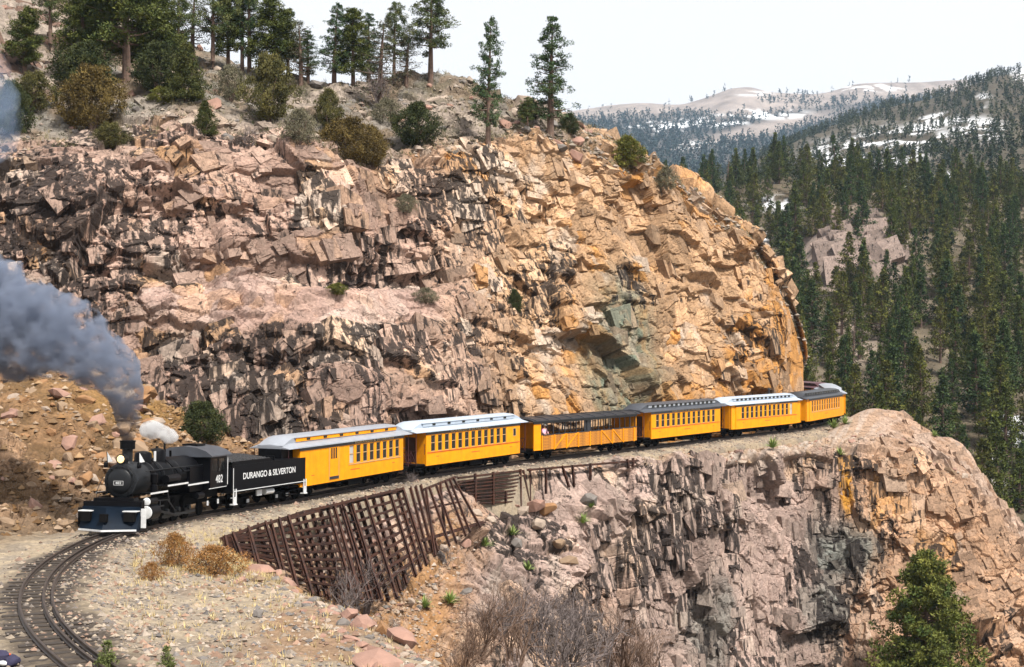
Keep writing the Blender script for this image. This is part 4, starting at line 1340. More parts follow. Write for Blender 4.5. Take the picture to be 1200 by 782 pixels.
m.build('plate_border', M_WHITE, PLATE)
o = text_part('plate_number', '482', .15, M_WHITE, PLATE, (9.742, 0, 2.115), squeeze=1.3)
o.rotation_euler = (0, 0, -math.pi / 2)
m = MB()
for y in (-1, 1): m.tube([(9.35, y * .3, 1.5), (9.75, y * .55, 1.22)], .03, 6)
m.build('smokebox_braces', M_BLACK, SBX)
STK = MB().lathe([(.36, 2.88), (.30, 2.98), (.235, 3.06), (.235, 3.62)], 'z', (8.85, 0, 0), 24).build('smokestack', M_SMOKEB, ENG, True)
MB().lathe([(.30, 3.60), (.34, 3.62), (.34, 3.92), (.36, 3.93), (.36, 4.0), (.27, 4.0), (.26, 3.8)], 'z', (8.85, 0, 0), 24).build('stack_cap', M_BLACK, STK, True)
HL = MB().lathe([(.20, 9.12), (.21, 9.16), (.21, 9.50), (.225, 9.52), (.225, 9.56), (.19, 9.56)], 'x', (0, 0, 3.18), 20).box(9.14, 9.5, -.2, .2, 2.9, 3.0).build('headlight', M_SMOKEB, ENG, True)
MB().lathe([(.185, 9.55), (.16, 9.575), (.02, 9.585)], 'x', (0, 0, 3.18), 18).build('lens', M_LAMP, HL, True)
for s in (-1, 1):
    f = MB().tube([(9.3, s * .72, 2.75), (9.32, s * .78, 3.5)], .018, 6).build('flag_staff', M_BLACK, ENG)
    MB().add([(9.32, s * .77, 3.48), (9.30, s * .77 + .02, 3.02), (8.86, s * .77 + .06, 3.04), (9.325, s * .77 + .02, 3.48), (9.305, s * .77 + .04, 3.02), (8.865, s * .77 + .08, 3.04)], [(0, 1, 2), (5, 4, 3), (0, 3, 4, 1), (1, 4, 5, 2), (2, 5, 3, 0)]).build('white_flag', M_WHITE, f)
    MB().lathe([(.09, 0), (.10, .04), (.10, .2), (.06, .26)], 'z', (9.35, s * .80, 2.78), 10).build('marker_lamp', M_BLACK, ENG, True)
MB().lathe([(.44, 2.82), (.42, 2.95), (.40, 3.28), (.36, 3.38), (.2, 3.44), (.02, 3.46)], 'z', (7.15, 0, 0), 24).build('sand_dome', M_BLACK, ENG, True)
SD = MB().lathe([(.46, 2.82), (.43, 2.95), (.41, 3.34), (.37, 3.44), (.2, 3.52), (.02, 3.54)], 'z', (5.6, 0, 0), 24).build('steam_dome', M_BLACK, ENG, True)
MB().tube([(5.0, .12, 3.3), (5.0, .12, 3.78)], .055, 8).tube([(5.2, -.18, 3.2), (5.2, -.18, 3.62)], .07, 8).build('whistle', M_SMOKEB, ENG)
BELL = MB().lathe([(.21, 3.12), (.2, 3.14), (.14, 3.26), (.1, 3.40), (.03, 3.45)], 'z', (6.38, 0, 0), 16).build('bell', MATS.setdefault('brass', mat('bell_brass', (.5, .3, .09), rough=.25, metal=.9)), ENG, True)
MB().box(6.3, 6.46, .22, .27, 2.95, 3.42).box(6.3, 6.46, -.27, -.22, 2.95, 3.42).build('bell_yoke', M_WHITE, BELL)
MB().lathe([(.16, 4.2), (.16, 4.7)], 'x', (0, -.35, 3.25), 12).build('turbo_generator', M_SMOKEB, ENG, True)
m = MB()
m.tube([(4.7, .3, 3.1), (4.72, .3, 3.4)], .06, 8).tube([(4.45, -.1, 3.1), (4.45, -.1, 3.45)], .06, 8)
m.build('safety_valves', M_BLACK, ENG)
MB().tube([(9.62, -.62, 2.55), (9.66, -.4, 2.78), (9.67, 0, 2.88), (9.66, .4, 2.78), (9.62, .62, 2.55)], .016, 6).build('front_handrail', M_SMOKEB, ENG)
for s in (-1, 1):
    MB().tube([(10.1, s * .85, 1.34), (10.12, s * .85, 1.75), (9.5, s * .86, 2.35)], .018, 6).build('deck_handrail', M_SMOKEB, ENG)
    MB().tube([(10.2, s * .55, 1.05), (10.55, s * .6, .9), (10.7, s * .6, .55)], .035, 7).build('brake_hose', M_SOOT, ENG)
MB().bar((9.575, -.62, 2.32), (9.66, .1, 2.30), .03, .06).bar((9.575, -.62, 2.06), (9.66, .1, 2.08), .03, .06).build('door_hinge', M_BLACK, DOOR)
m = MB()
for k in range(22):
    t = 2 * math.pi * k / 22
    m.box(9.555, 9.59, .735 * math.cos(t) - .016, .735 * math.cos(t) + .016, 2.2 + .735 * math.sin(t) - .016, 2.2 + .735 * math.sin(t) + .016)
m.build('rivets', M_SMOKEB, SBX)['kind'] = 'stuff'
# firebox and cab
MB().box(2.0, 3.9, -.98, .98, 1.35, 2.55).build('firebox', M_BLACK, ENG)
cabp = [(-1.38, 1.42), (-1.38, 3.02), (1.38, 3.02), (1.38, 1.42)]
cb = MB()
for s in (-1, 1):
    y0, y1 = (1.33, 1.38) if s > 0 else (-1.38, -1.33)
    cb.box(.05, 2.25, y0, y1, 1.42, 2.22).box(.05, 2.25, y0, y1, 2.86, 3.05)
    for x0, x1 in ((.05, .25), (1.08, 1.2), (2.0, 2.25)): cb.box(x0, x1, y0, y1, 2.22, 2.86)
cb.box(2.2, 2.25, -1.33, 1.33, 2.5, 3.05).box(2.2, 2.25, .95, 1.33, 1.42, 2.5).box(2.2, 2.25, -1.33, -.95, 1.42, 2.5).box(.05, 2.25, -1.33, 1.33, 1.36, 1.42)
CAB = cb.build('cab', M_BLACK, ENG)
for s in (-1, 1):
    for x0, x1 in ((.25, 1.08), (1.2, 2.0)):
        w = MB().box(x0, x1, s * 1.345 - .01, s * 1.345 + .01, 2.24, 2.86).build('cab_window', M_GLASS, CAB)
def cab_roof(x):
    t = [(-1.5, 2.98), (-1.5, 3.04), (-1.2, 3.26), (-.7, 3.44), (0, 3.52)]
    return t + [(-y, z) for y, z in reversed(t[:-1])]
CR = roof_deck(1, cab_roof, [-.45, 2.4]).build('cab_roof', M_DGREY, ENG, True)
MB().box(.5, 1.6, -.4, .4, 3.5, 3.60).build('roof_hatch', M_BLACK, CR)
text_part('cab_number', '482', .55, M_WHITE, CAB, (1.05, 1.386, 1.82), squeeze=1.1, space=1.1)
m = MB()
for k in range(10): m.tube([(.06 + .24 * k, 1.4, 1.41), (.30 + .24 * k, 1.4, 1.41)], .015, 5)
m.build('cab_sill_stripe', M_WHITE, CAB)
MB().tube([(0, 1.42, 1.5), (0, 1.42, 2.9)], .02, 6).tube([(0, -1.42, 1.5), (0, -1.42, 2.9)], .02, 6).build('grab_iron', M_WHITE, CAB)
# running boards with white edges, pipes, handrails
for s in (-1, 1):
    for x0, x1, z in ((2.3, 4.9, 1.74), (4.9, 7.3, 1.86), (7.3, 9.2, 1.62)):
        rb = MB().box(x0, x1, min(s * .80, s * 1.30), max(s * .80, s * 1.30), z, z + .04).build('running_board', M_BLACK, ENG)
        MB().box(x0, x1, s * 1.312 - .012, s * 1.312 + .012, z - .03, z + .045).build('white_edge', M_WHITE, rb)
    MB().tube([(2.3, s * .98, 2.62), (8.9, s * .93, 2.62)], .02, 6).build('handrail', M_SMOKEB, ENG)
    MB().tube([(5.6, s * 1.05, 2.14), (7.0, s * 1.05, 2.14)], .20, 12).build('air_tank', M_BLACK, ENG, True)
    MB().tube([(2.3, s * .92, 2.42), (4.6, s * .96, 2.40), (5.0, s * .9, 2.62), (8.2, s * .84, 2.56)], .035, 6).tube([(7.15, s * .38, 3.1), (7.0, s * .82, 2.5), (6.9, s * .98, 1.9)], .03, 6).tube([(5.6, s * .4, 3.0), (5.2, s * .85, 2.45), (5.1, s * .98, 1.9)], .03, 6).build('piping', M_BLACK, ENG)
    m = MB()
    m.lathe([(.15, 1.55), (.17, 1.57), (.17, 1.95), (.12, 1.98), (.12, 2.06), (.17, 2.08), (.17, 2.45), (.14, 2.48)], 'z', (8.35, s * 1.08, 0), 14)
    m.build('air_pump', M_BLACK, ENG, True)
# chassis
MB().box(.2, 9.9, -.42, .42, .62, 1.2).box(.3, 2.4, -1.0, 1.0, .95, 1.36).build('frame', M_SOOT, ENG)
for s in (-1, 1):
    c = MB().tube([(8.35, s * 1.12, .78), (9.25, s * 1.12, .78)], .34, 18).tube([(8.4, s * 1.12, 1.26), (9.2, s * 1.12, 1.26)], .21, 16).build('cylinder', M_BLACK, ENG, True)
    MB().lathe([(.30, 9.25), (.28, 9.28), (.1, 9.30)], 'x', (0, s * 1.12, .78), 18).lathe([(.19, 9.2), (.17, 9.24), (.08, 9.26)], 'x', (0, s * 1.12, 1.26), 16).build('cylinder_cover', M_WHITE if s > 0 else M_SMOKEB, c, True)
    for x in (7.25, 5.95, 4.65, 3.35):
        w = MB().lathe([(.1, -.10), (.44, -.10), (.44, -.06), (.52, -.06), (.56, -.05), (.56, .03), (.60, .05), (.60, .08), (.44, .08)], 'y', (0, 0, 0), 24)
        w = w.build('driving_wheel', M_SOOT, ENG, True); w.location = (x, s * .50, .56 + .01); w.scale = (1, -s, 1)
        MB().box(-.36, .36, -.20, -.13, -.32, -.02).lathe([(.12, -.30), (.12, -.10)], 'y', (0, 0, 0), 12).build('counterweight', M_SMOKEB, w)
    MB().box(3.3, 7.3, s * 1.02 - .03, s * 1.02 + .03, .36, .47).build('side_rod', M_SMOKEB, ENG)
    MB().bar((5.9, s * 1.10, .42), (8.0, s * 1.10, .78), .05, .1).box(7.9, 8.4, s * 1.12 - .04, s * 1.12 + .04, .74, .82).box(7.3, 8.4, s * 1.1 - .05, s * 1.1 + .05, .92, .98).build('main_rod', M_SMOKEB, ENG)
    MB().bar((5.95, s * 1.14, .6), (6.9, s * 1.14, 1.2), .03, .06).bar((6.9, s * 1.14, 1.2), (8.4, s * 1.14, 1.26), .03, .05).bar((6.6, s * 1.12, .95), (6.9, s * 1.12, 1.55), .04, .08).bar((7.8, s * 1.14, .8), (7.75, s * 1.14, 1.26), .03, .06).build('valve_gear', M_SMOKEB, ENG)
    for x, nm in ((8.75, 'pilot_wheel'), (1.4, 'trailing_wheel')):
        w = new_obj(nm, WHEEL, ENG); w.location = (x, s * .47, .385)
        if s > 0: w.rotation_euler = (0, 0, math.pi)
    MB().tube([(2.6, s * 1.1, 1.12), (3.4, s * 1.1, 1.12)], .16, 12).build('injector', M_BLACK, ENG, True)
    for x in (.5, 1.9): MB().box(x - .05, x + .05, s * 1.12 - .03, s * 1.12 + .03, .55, .78).build('journal_box', M_WHITE, ENG)
    MB().box(.1, .45, s * 1.25 - .14, s * 1.25 + .14, .42, .47).box(.1, .45, s * 1.25 - .14, s * 1.25 + .14, .78, .82).box(.1, .13, s * 1.25 - .02, s * 1.25 + .02, .42, 1.36).box(.42, .45, s * 1.25 - .02, s * 1.25 + .02, .42, 1.36).build('cab_step', M_SOOT, ENG)
# front: deck, pilot beam, plough
MB().box(8.9, 10.05, -1.05, 1.05, 1.26, 1.34).box(10.0, 10.3, -1.38, 1.38, .95, 1.34).build('pilot_beam', M_BLACK, ENG)
MB().box(9.7, 10.2, -.95, .95, 1.34, 1.48).build('front_deck_box', M_BLACK, ENG)
v, f = [], []
ny, nz = 17, 7
for i in range(ny):
    y = -1.36 + 2.72 * i / (ny - 1)
    for j in range(nz):
        t = j / (nz - 1)
        z = .10 + 1.02 * t
        prow = .62 * (1 - abs(y) / 1.36) ** 1.15 * (1 - .25 * t)
        x = 10.42 + prow + .34 * (1 - t) ** 2.0
        v.append((x, y, z))
for i in range(ny):                                               # back skin
    y = -1.36 + 2.72 * i / (ny - 1)
    for j in range(nz):
        v.append((10.36, y, .10 + 1.02 * j / (nz - 1)))
Nq = ny * nz
for i in range(ny - 1):
    for j in range(nz - 1):
        a = i * nz + j
        f.append((a, a + nz, a + nz + 1, a + 1)); f.append((Nq + a, Nq + a + 1, Nq + a + nz + 1, Nq + a + nz))
    f.append((i * nz, Nq + i * nz, Nq + (i + 1) * nz, (i + 1) * nz)); f.append((i * nz + nz - 1, (i + 1) * nz + nz - 1, Nq + (i + 1) * nz + nz - 1, Nq + i * nz + nz - 1))
for i in (0, ny - 1):
    for j in range(nz - 1):
        a = i * nz + j; f.append((a, a + 1, Nq + a + 1, Nq + a))
PLOW = MB().add(v, f).build('snow_plough', M_PLOW, ENG, True)
m = MB()
for i in range(ny - 1):
    a, c = v[i * nz], v[(i + 1) * nz]
    m.bar((a[0] + .015, a[1], .13), (c[0] + .015, c[1], .13), .03, .08)
m.build('white_cutting_edge', M_WHITE, PLOW)
for s in (-1, 1):
    MB().box(10.30, 10.36, min(s * 1.38, s * 1.60), max(s * 1.38, s * 1.60), .20, 1.05).build('plough_wing', M_WHITE if s > 0 else M_SOOT, PLOW)
    MB().box(10.33, 10.85, min(s * .72, s * 1.36), max(s * .72, s * 1.36), .93, .97).build('corner_step', M_WHITE, PLOW)
    MB().box(10.5, 10.84, min(s * .78, s * 1.24), max(s * .78, s * 1.24), .5, .9).build('step_bracket', M_SOOT, PLOW)
MB().box(10.2, 11.16, -.12, .12, .55, .8).box(11.05, 11.22, -.17, .17, .5, .85).build('coupler', M_SOOT, ENG)
place(ENG, SFRONT - .2, 11.2, 3.2)
ENG.location = Vector(ENG.location) - ENG.rotation_euler.to_matrix() @ Vector((5.6, 0, 0))

# ------------------------------------------------------------------ the tender (x forward, centred)
TEN = empty('coal_tender')
tag(TEN, 'black coal tender with white lettering coupled between locomotive and yellow combine car', 'tender')
tk = MB().box(-3.7, 3.75, -1.28, 1.28, 1.12, 2.42).build('tank', M_BLACK, TEN)
m = MB()
m.prism([(3.75, 2.42), (3.6, 2.62), (.2, 2.62), (-.5, 2.42)], 1.22, 1.27, 'y').prism([(3.75, 2.42), (3.6, 2.62), (.2, 2.62), (-.5, 2.42)], -1.27, -1.22, 'y').box(-.55, -.5, -1.2, 1.2, 2.42, 2.7)
m.build('coal_boards', M_BLACK, TEN)
MB().box(-3.4, -2.0, -.75, .75, 2.42, 2.95).build('overhang_shade_box', M_BLACK, TEN)  # black box standing in for the shade under the combine's roof overhang
MB().lathe([(.28, 2.42), (.28, 2.5), (.2, 2.55)], 'z', (-1.2, 0, 0), 16).build('water_hatch', M_BLACK, TEN, True)
gx_, gy_ = np.meshgrid(np.linspace(-.45, 3.6, 44), np.linspace(-1.2, 1.2, 28))
gz_ = 2.52 + .34 * np.exp(-((gx_ - 1.5) / 1.7) ** 2 - (gy_ / .9) ** 2) + .07 * np.random.default_rng(5).random(gx_.shape)
new_obj('coal_load', np_mesh('coal_load', np.stack([gx_, gy_, gz_], -1).reshape(-1, 3), grid_quads(*gx_.shape), mats=[M_COAL]), TEN)
text_part('lettering', 'DURANGO & SILVERTON', .46, M_WHITE, TEN, (.05, 1.285, 1.80), squeeze=1.02)
MB().box(-3.75, 3.8, -1.33, 1.33, 1.0, 1.12).build('frame', M_SOOT, TEN)
for s in (-1, 1):
    MB().box(-3.7, 3.7, s * 1.34 - .008, s * 1.34 + .012, 1.085, 1.12).build('white_edge', M_WHITE, TEN)
    for x in (3.55, -3.55):
        MB().box(x - .17, x + .17, s * 1.28 - .13, s * 1.28 + .13, .40, .45).box(x - .13, x + .13, s * 1.26 - .1, s * 1.26 + .1, .74, .78).box(x - .15, x - .08, s * 1.34 - .02, s * 1.34 + .02, .40, 1.22).box(x + .08, x + .15, s * 1.34 - .02, s * 1.34 + .02, .40, 1.22).box(x - .1, x + .1, s * 1.33 - .01, s * 1.33 + .01, .45, .8).build('step', M_WHITE, TEN)
    MB().tube([(3.72, s * 1.36, 1.2), (3.72, s * 1.36, 2.3)], .018, 6).build('grab_iron', M_WHITE, TEN)
    for x in (1.4, 2.7, -1.5, -2.6):
        MB().box(x - .11, x + .11, s * .76 - .02, s * .76 + .02, .32, .5).build('journal_cover', M_WHITE, TEN)
    MB().tube([(-.55, s * 1.05, .80), (.25, s * 1.05, .80)], .16, 12).build('air_reservoir', M_WHITE, TEN, True)
    MB().box(.6, 1.1, s * 1.1 - .04, s * 1.1 + .04, .66, .98).build('battery_box', M_WHITE, TEN)
truck(TEN, 2.05); truck(TEN, -2.05)
MB().bar((-4.3, 0, .62), (4.1, 0, .62), .16, .16).build('drawbar', M_SOOT, TEN)
place(TEN, SFRONT + 11.1, 8.0, 2.0)
# ------------------------------------------------------------------ finding places on the ground
def proj(P):
    return CX + P[..., 0] / P[..., 1] * F, CY - (P[..., 2] - HC) / P[..., 1] * F


_PJ = {}


def on(surf, x, y, tol=5.0, mask=None):
    """The nearest visible point of a terrain sheet along the sight line through (x, y)."""
    key = id(surf)
    if key not in _PJ: _PJ[key] = proj(surf)
    px, py = _PJ[key]
    for t in (tol, tol * 2, tol * 5, tol * 12):
        m = (np.abs(px - x) < t) & (np.abs(py - y) < t)
        if mask is not None: m &= mask
        if m.any():
            c = surf[m]
            d = c[:, 1]
            c = c[d < d.min() + 3.0]
            q = (CX + c[:, 0] / c[:, 1] * F - x) ** 2 + (CY - (c[:, 2] - HC) / c[:, 1] * F - y) ** 2
            return c[q.argmin()].copy()
    raise ValueError((x, y))


# ------------------------------------------------------------------ retaining wall of old rails
M_RUST = mat('rusty_rail_iron', (.060, .025, .016), rough=.8, metal=.1, spec=.2, col2=(.028, .016, .014), nscale=2.0, bump=.01, bscale=12)


def wall(label):
    o = empty('retaining_wall')
    return tag(o, label, 'retaining wall')


def iron(name, parent, a, b, w=.15, h=.15):
    """An old T-rail used as a post or a stringer: flange, web and head."""
    a, b = Vector(a), Vector(b)
    d = (b - a).normalized()
    s = d.cross(Vector((.5, -.8, .1))).normalized()
    u = s.cross(d)
    m = MB()
    m.bar(a - u * h * .42, b - u * h * .42, w, h * .2, u)
    m.bar(a, b, w * .3, h * .7, u)
    m.bar(a + u * h * .42, b + u * h * .42, w * .6, h * .3, u)
    return m.build(name, M_RUST, parent)


W1 = wall('long leaning retaining wall of rusty rails below the gravel bed')
top_x = [250, 290, 391, 474]; top_y = [636, 619.5, 591.5, 573]
hx = [258, 275, 290, 330, 380, 425, 450, 478]; hy = [10, 32, 50, 80, 103, 112, 95, 78]
tops, bots = [], []
xs_ = np.concatenate([np.linspace(262, 300, 5), np.linspace(309, 474, 19)])
for k, x in enumerate(xs_):
    x = x + random.uniform(-2.2, 2.2)
    y = np.interp(x, top_x, top_y); h = np.interp(x, hx, hy)
    t = at_z(x, y, .12 + random.uniform(-.05, .25))
    bt = at(x + .295 * h + random.uniform(-2.5, 2.5), y + h, t[1] * (1 - .00062 * h) - .35)
    tops.append(t); bots.append(bt)
    dirv = (bt - t) / np.linalg.norm(bt - t)
    iron('post', W1, t - dirv * .1, bt + dirv * .5, .17, .19)
    if k in (2, 9, 13, 14, 15):
        iron('post', W1, t - dirv * .1 + (.35, .1, 0), bt + dirv * .4 + (.28, .1, 0), .15, .16)
for x0, h0 in ((481, 76), (487, 77), (493, 78)):
    y0 = np.interp(x0, [474, 531], [573, 559]); t = at_z(x0, y0, .1)
    iron('post', W1, t, at(x0 + 20, y0 + h0, t[1] * (1 - .00062 * h0) - .4), .15, .16)
nrow = 10
for r in range(nrow):
    fr = (r + .4) / nrow
    for k0 in range(0, len(tops) - 1, 4):
        k1 = min(k0 + 5, len(tops) - 1)
        pts = []
        for k in (k0, k1):
            q = tops[k] + (bots[k] - tops[k]) * fr
            L = np.linalg.norm(bots[k] - tops[k])
            pts.append(q + np.array([-.10, .24, .02 + random.uniform(-.05, .05)]))
        Lm = np.linalg.norm(bots[(k0 + k1) // 2] - tops[(k0 + k1) // 2])
        if Lm / nrow < .24 and r % 3: continue
        d = pts[1] - pts[0]
        iron('stringer', W1, pts[0] - .06 * d, pts[1] + .06 * d, .14, .14)
iron('cap_rail', W1, tops[0] + (0, 0, .02), tops[9] + (0, 0, .02)); iron('cap_rail', W1, tops[9] + (0, 0, .05), tops[-1] + (0, 0, .02))

W2 = wall('buckled fan of rusty rails at the end of the leaning wall')
for (x0, y0), (x1, y1) in (((499, 572), (510, 652)), ((503, 571), (527, 640)), ((511, 568), (535, 636)), ((516, 566), (522, 628)), ((522, 564), (546, 628)), ((527, 562), (551, 624)), ((531, 560), (563, 618))):
    t = at_z(x0, y0, .05); Y = t[1]
    iron('post', W2, t, at(x1, y1, Y - 4.5), .13, .14)
for (x0, y0), (x1, y1), w in (((494, 634), (568, 612), .2), ((500, 645), (532, 636), .15), ((498, 655), (534, 645), .15), ((502, 596), (541, 588), .13), ((497, 574), (535, 559), .16)):
    Y0 = 90.5 if y0 > 600 else (92.2 if y0 > 580 else 92.6)
    iron('stringer', W2, at(x0, y0, at_z(x0, np.interp(x0, [490, 540], [574, 558]), 0)[1] - (4.3 if y0 > 600 else (1.6 if y0 > 580 else -.1))), at(x1, y1, at_z(x1, np.interp(x1, [490, 540], [574, 558]), 0)[1] - (4.3 if y0 > 600 else (1.6 if y0 > 580 else -.1))), w, w)

W3 = wall('upright rusty crib wall of close set horizontal rails')
def w3(x, y, dd=0.0):
    Yt = np.interp(x, [535, 620], [F * 9.6 / (559.5 - CY), F * 9.65 / (549 - CY)])
    return at(x, y, Yt - dd - .012 * (y - 550))
for x, y0, y1, dx in ((557, 555, 590, 0), (578, 553, 592, 0), (593, 575, 590, 0), (610, 550, 594, 0), (613, 551, 593, 8), (621, 549, 588, 0)):
    iron('post', W3, w3(x, y0, .25), w3(x + dx, y1, .25), .17, .17)
for r in range(9):
    y = 561 + 3.6 * r
    x0 = 537 + (2.2 * r if r > 2 else 0); x1 = 611
    iron('stringer', W3, w3(x0, y + random.uniform(-.6, .6)), w3(x1, y - 9.5 + .85 * r + random.uniform(-.6, .6)), .15, .15)

W4 = wall('row of single rusty posts under a thin rail beneath the coach with a dark grey roof')
def w4(x, y, dd=0.0):
    return at(x, y, F * 9.7 / (np.interp(x, [620, 745], [550.5, 540]) - CY) - dd)
for x, y0, y1, dx in ((640, 548, 579, 0), (659, 546, 571, 8), (671, 545, 571, 2), (692, 543, 563, 0), (735, 538, 549, 2), (742, 537, 547, 0)):
    iron('post', W4, w4(x, y0, .75), w4(x + dx, y1, 1.0), .17, .17)
iron('cap_rail', W4, w4(618, 551, .6), w4(690, 545, .6), .16, .16); iron('cap_rail', W4, w4(690, 545, .6), w4(748, 540, .6), .16, .16)

# ------------------------------------------------------------------ loose stones
def stone_mesh(seed, n=14):
    """An angular broken stone: the hull of a few random points."""
    r = np.random.default_rng(seed)
    p = r.normal(size=(n, 3)); p /= np.linalg.norm(p, axis=1, keepdims=True)
    p *= r.uniform(.72, 1.0, (n, 1)) * np.array([1.0, r.uniform(.6, .95), r.uniform(.45, .8)])
    import bmesh
    bm = bmesh.new()
    for q in p: bm.verts.new(q * .5)
    res = bmesh.ops.convex_hull(bm, input=bm.verts)
    bmesh.ops.delete(bm, geom=[g for g in bm.verts if not g.link_faces], context='VERTS')
    me_ = bpy.data.meshes.new('stone'); bm.to_mesh(me_); bm.free()
    return me_


STONE_COL = {'tan': (.20, .135, .085), 'pink': (.25, .145, .11), 'pale': (.28, .22, .175), 'orange': (.22, .115, .05), 'grey': (.13, .115, .105)}
STONES = {}
for cname, c in STONE_COL.items():
    mm = mat('stone_' + cname, c, rough=.9, noise=.3, nscale=2.0, bump=.03, bscale=5)
    STONES[cname] = []
    for k in range(5):
        sm = stone_mesh(hash(cname) % 97 + k if False else len(STONES) * 11 + k, 18 + 5 * k); sm.materials.append(mm); STONES[cname].append(sm)


def strew(parent, pts, sizes, cols, sink=.25, name='stone'):
    for p, s in zip(pts, sizes):
        o = new_obj(name, random.choice(STONES[random.choice(cols)]), parent)
        o.location = Vector(p) + Vector((0, 0, s * (.22 - sink)))
        o.scale = (s * random.uniform(.8, 1.35), s * random.uniform(.8, 1.2), s * random.uniform(.7, 1.15))
        o.rotation_euler = (random.uniform(-.5, .5), random.uniform(-.5, .5), random.uniform(0, 6.28))


def pick(surf, n, mask, seed=0):
    r = np.random.default_rng(seed)
    c = surf[mask]
    return c[r.integers(0, len(c), n)]


px, py = proj(D_P)
pts = pick(D_P, 210, (px > -20) & (px < 175) & (py > 425) & (py < 615) & (D_T > .3), 1)
strew(TALUS, pts, np.random.default_rng(2).gamma(2.2, .28, 210) + .25, ['tan', 'tan', 'orange', 'orange', 'pale', 'pink'])
px, py = proj(B_P)
pts = pick(B_P, 110, (B_dirt > .5) & (py > 600) & (py < 800) & (px > 430) & (B_T > 20), 3)
strew(LOWER, pts, np.random.default_rng(4).gamma(1.6, .14, 110) + .14, ['tan', 'pale', 'pink', 'grey'])
pts = pick(B_P, 90, (B_T > 13.2) & (B_T < 18) & (px > 850) & (px < 1140) & (py < 560), 5)
strew(LOWER, pts, np.random.default_rng(6).gamma(1.8, .2, 90) + .2, ['pink', 'tan', 'pink', 'pale'])
for x, y, s, c in ((625, 598, 2.0, 'pink'), (640, 600, 1.7, 'orange'), (612, 603, 1.5, 'pale'), (600, 598, 1.3, 'pink'), (585, 597, 1.2, 'pink'), (560, 603, 1.0, 'pale'), (632, 618, 1.6, 'pale'), (655, 640, 1.5, 'tan'), (668, 660, 1.6, 'tan'), (605, 640, 1.2, 'grey'), (575, 612, 1.0, 'pale'), (545, 640, 1.1, 'pink'), (520, 645, 1.0, 'pale'), (690, 590, 1.9, 'grey')):
    strew(LOWER, [on(B_P, x, y)], [s], [c], .1)
pts = pick(B_P, 80, (B_T > 17.5) & (B_T < 22) & (B_XP > 275) & (B_XP < 540), 31)
strew(LOWER, pts, np.random.default_rng(32).gamma(2.0, .13, 80) + .22, ['pale', 'pale', 'pink', 'tan'], .15)
# rubble on the rim of the terrace
pts, sz = [], []
r_ = np.random.default_rng(8)
while len(pts) < 240:
    i = r_.integers(0, 6)
    t = r_.random(); q = EDGE[i] * (1 - t) + EDGE[i + 1] * t
    d = EDGE[i + 1] - EDGE[i]; nrm = np.array([d[1], -d[0]]) / np.linalg.norm(d)
    q = q + nrm * r_.normal(-.5, 1.1)
    z, _, _ = ground_z(np.array([q[0]]), np.array([q[1]]))
    pts.append((q[0], q[1], z[0])); sz.append(.12 + r_.gamma(1.8, .13))
strew(GROUND, pts, sz, ['pink', 'pink', 'pale', 'tan', 'grey'])
for x, y, s, c in ((322, 677, .7, 'pink'), (338, 690, .9, 'pink'), (305, 661, .6, 'pale'), (345, 700, .7, 'orange'), (425, 765, .9, 'pink'), (448, 770, 1.0, 'orange'), (410, 755, .7, 'pink'), (470, 778, 1.1, 'pink'), (303, 752, .5, 'grey'), (375, 733, .6, 'pale')):
    p = at_z(x, y, .05); z, _, _ = ground_z(np.array([p[0]]), np.array([p[1]])); p[2] = z[0]
    strew(GROUND, [p], [s], [c], .1)
px, py = proj(A_P)
hillm = (A_T > 32) & (A_T < 71)
pts = pick(A_P, 230, hillm & (px > -20) & (px < 690), 9)
strew(CLIFF, pts, np.random.default_rng(10).gamma(2.0, .38, 230) + .3, ['pale', 'pale', 'pink', 'grey'])


def pebbles(name, label, P, size, cols, seed):
    """Countless small stones as one mesh."""
    r = np.random.default_rng(seed)
    n = len(P)
    base = np.array([(1, 0, 0), (-1, 0, 0), (0, 1, 0), (0, -1, 0), (0, 0, 1), (0, 0, -.6)], float)
    tri = np.array([(0, 2, 4), (2, 1, 4), (1, 3, 4), (3, 0, 4), (2, 0, 5), (1, 2, 5), (3, 1, 5), (0, 3, 5)])
    s = size * r.gamma(3, .33, n)
    v = base[None] * s[:, None, None] * r.uniform(.6, 1.3, (n, 6, 1)) * np.array([1, 1, .7])
    a = r.uniform(0, 6.28, n); ca, sa = np.cos(a)[:, None], np.sin(a)[:, None]
    v = np.stack([v[..., 0] * ca - v[..., 1] * sa, v[..., 0] * sa + v[..., 1] * ca, v[..., 2]], -1) + P[:, None]
    t = (tri[None] + (np.arange(n) * 6)[:, None, None]).reshape(-1, 3)
    c = np.array(cols)[r.integers(0, len(cols), n)] * r.uniform(.6, 1.25, (n, 1))
    o = new_obj(name, np_mesh(name, v.reshape(-1, 3), tris=t, mats=[M_STONE], col=np.repeat(c, 6, 0), gain=.72))
    return tag(o, label, kind='stuff')


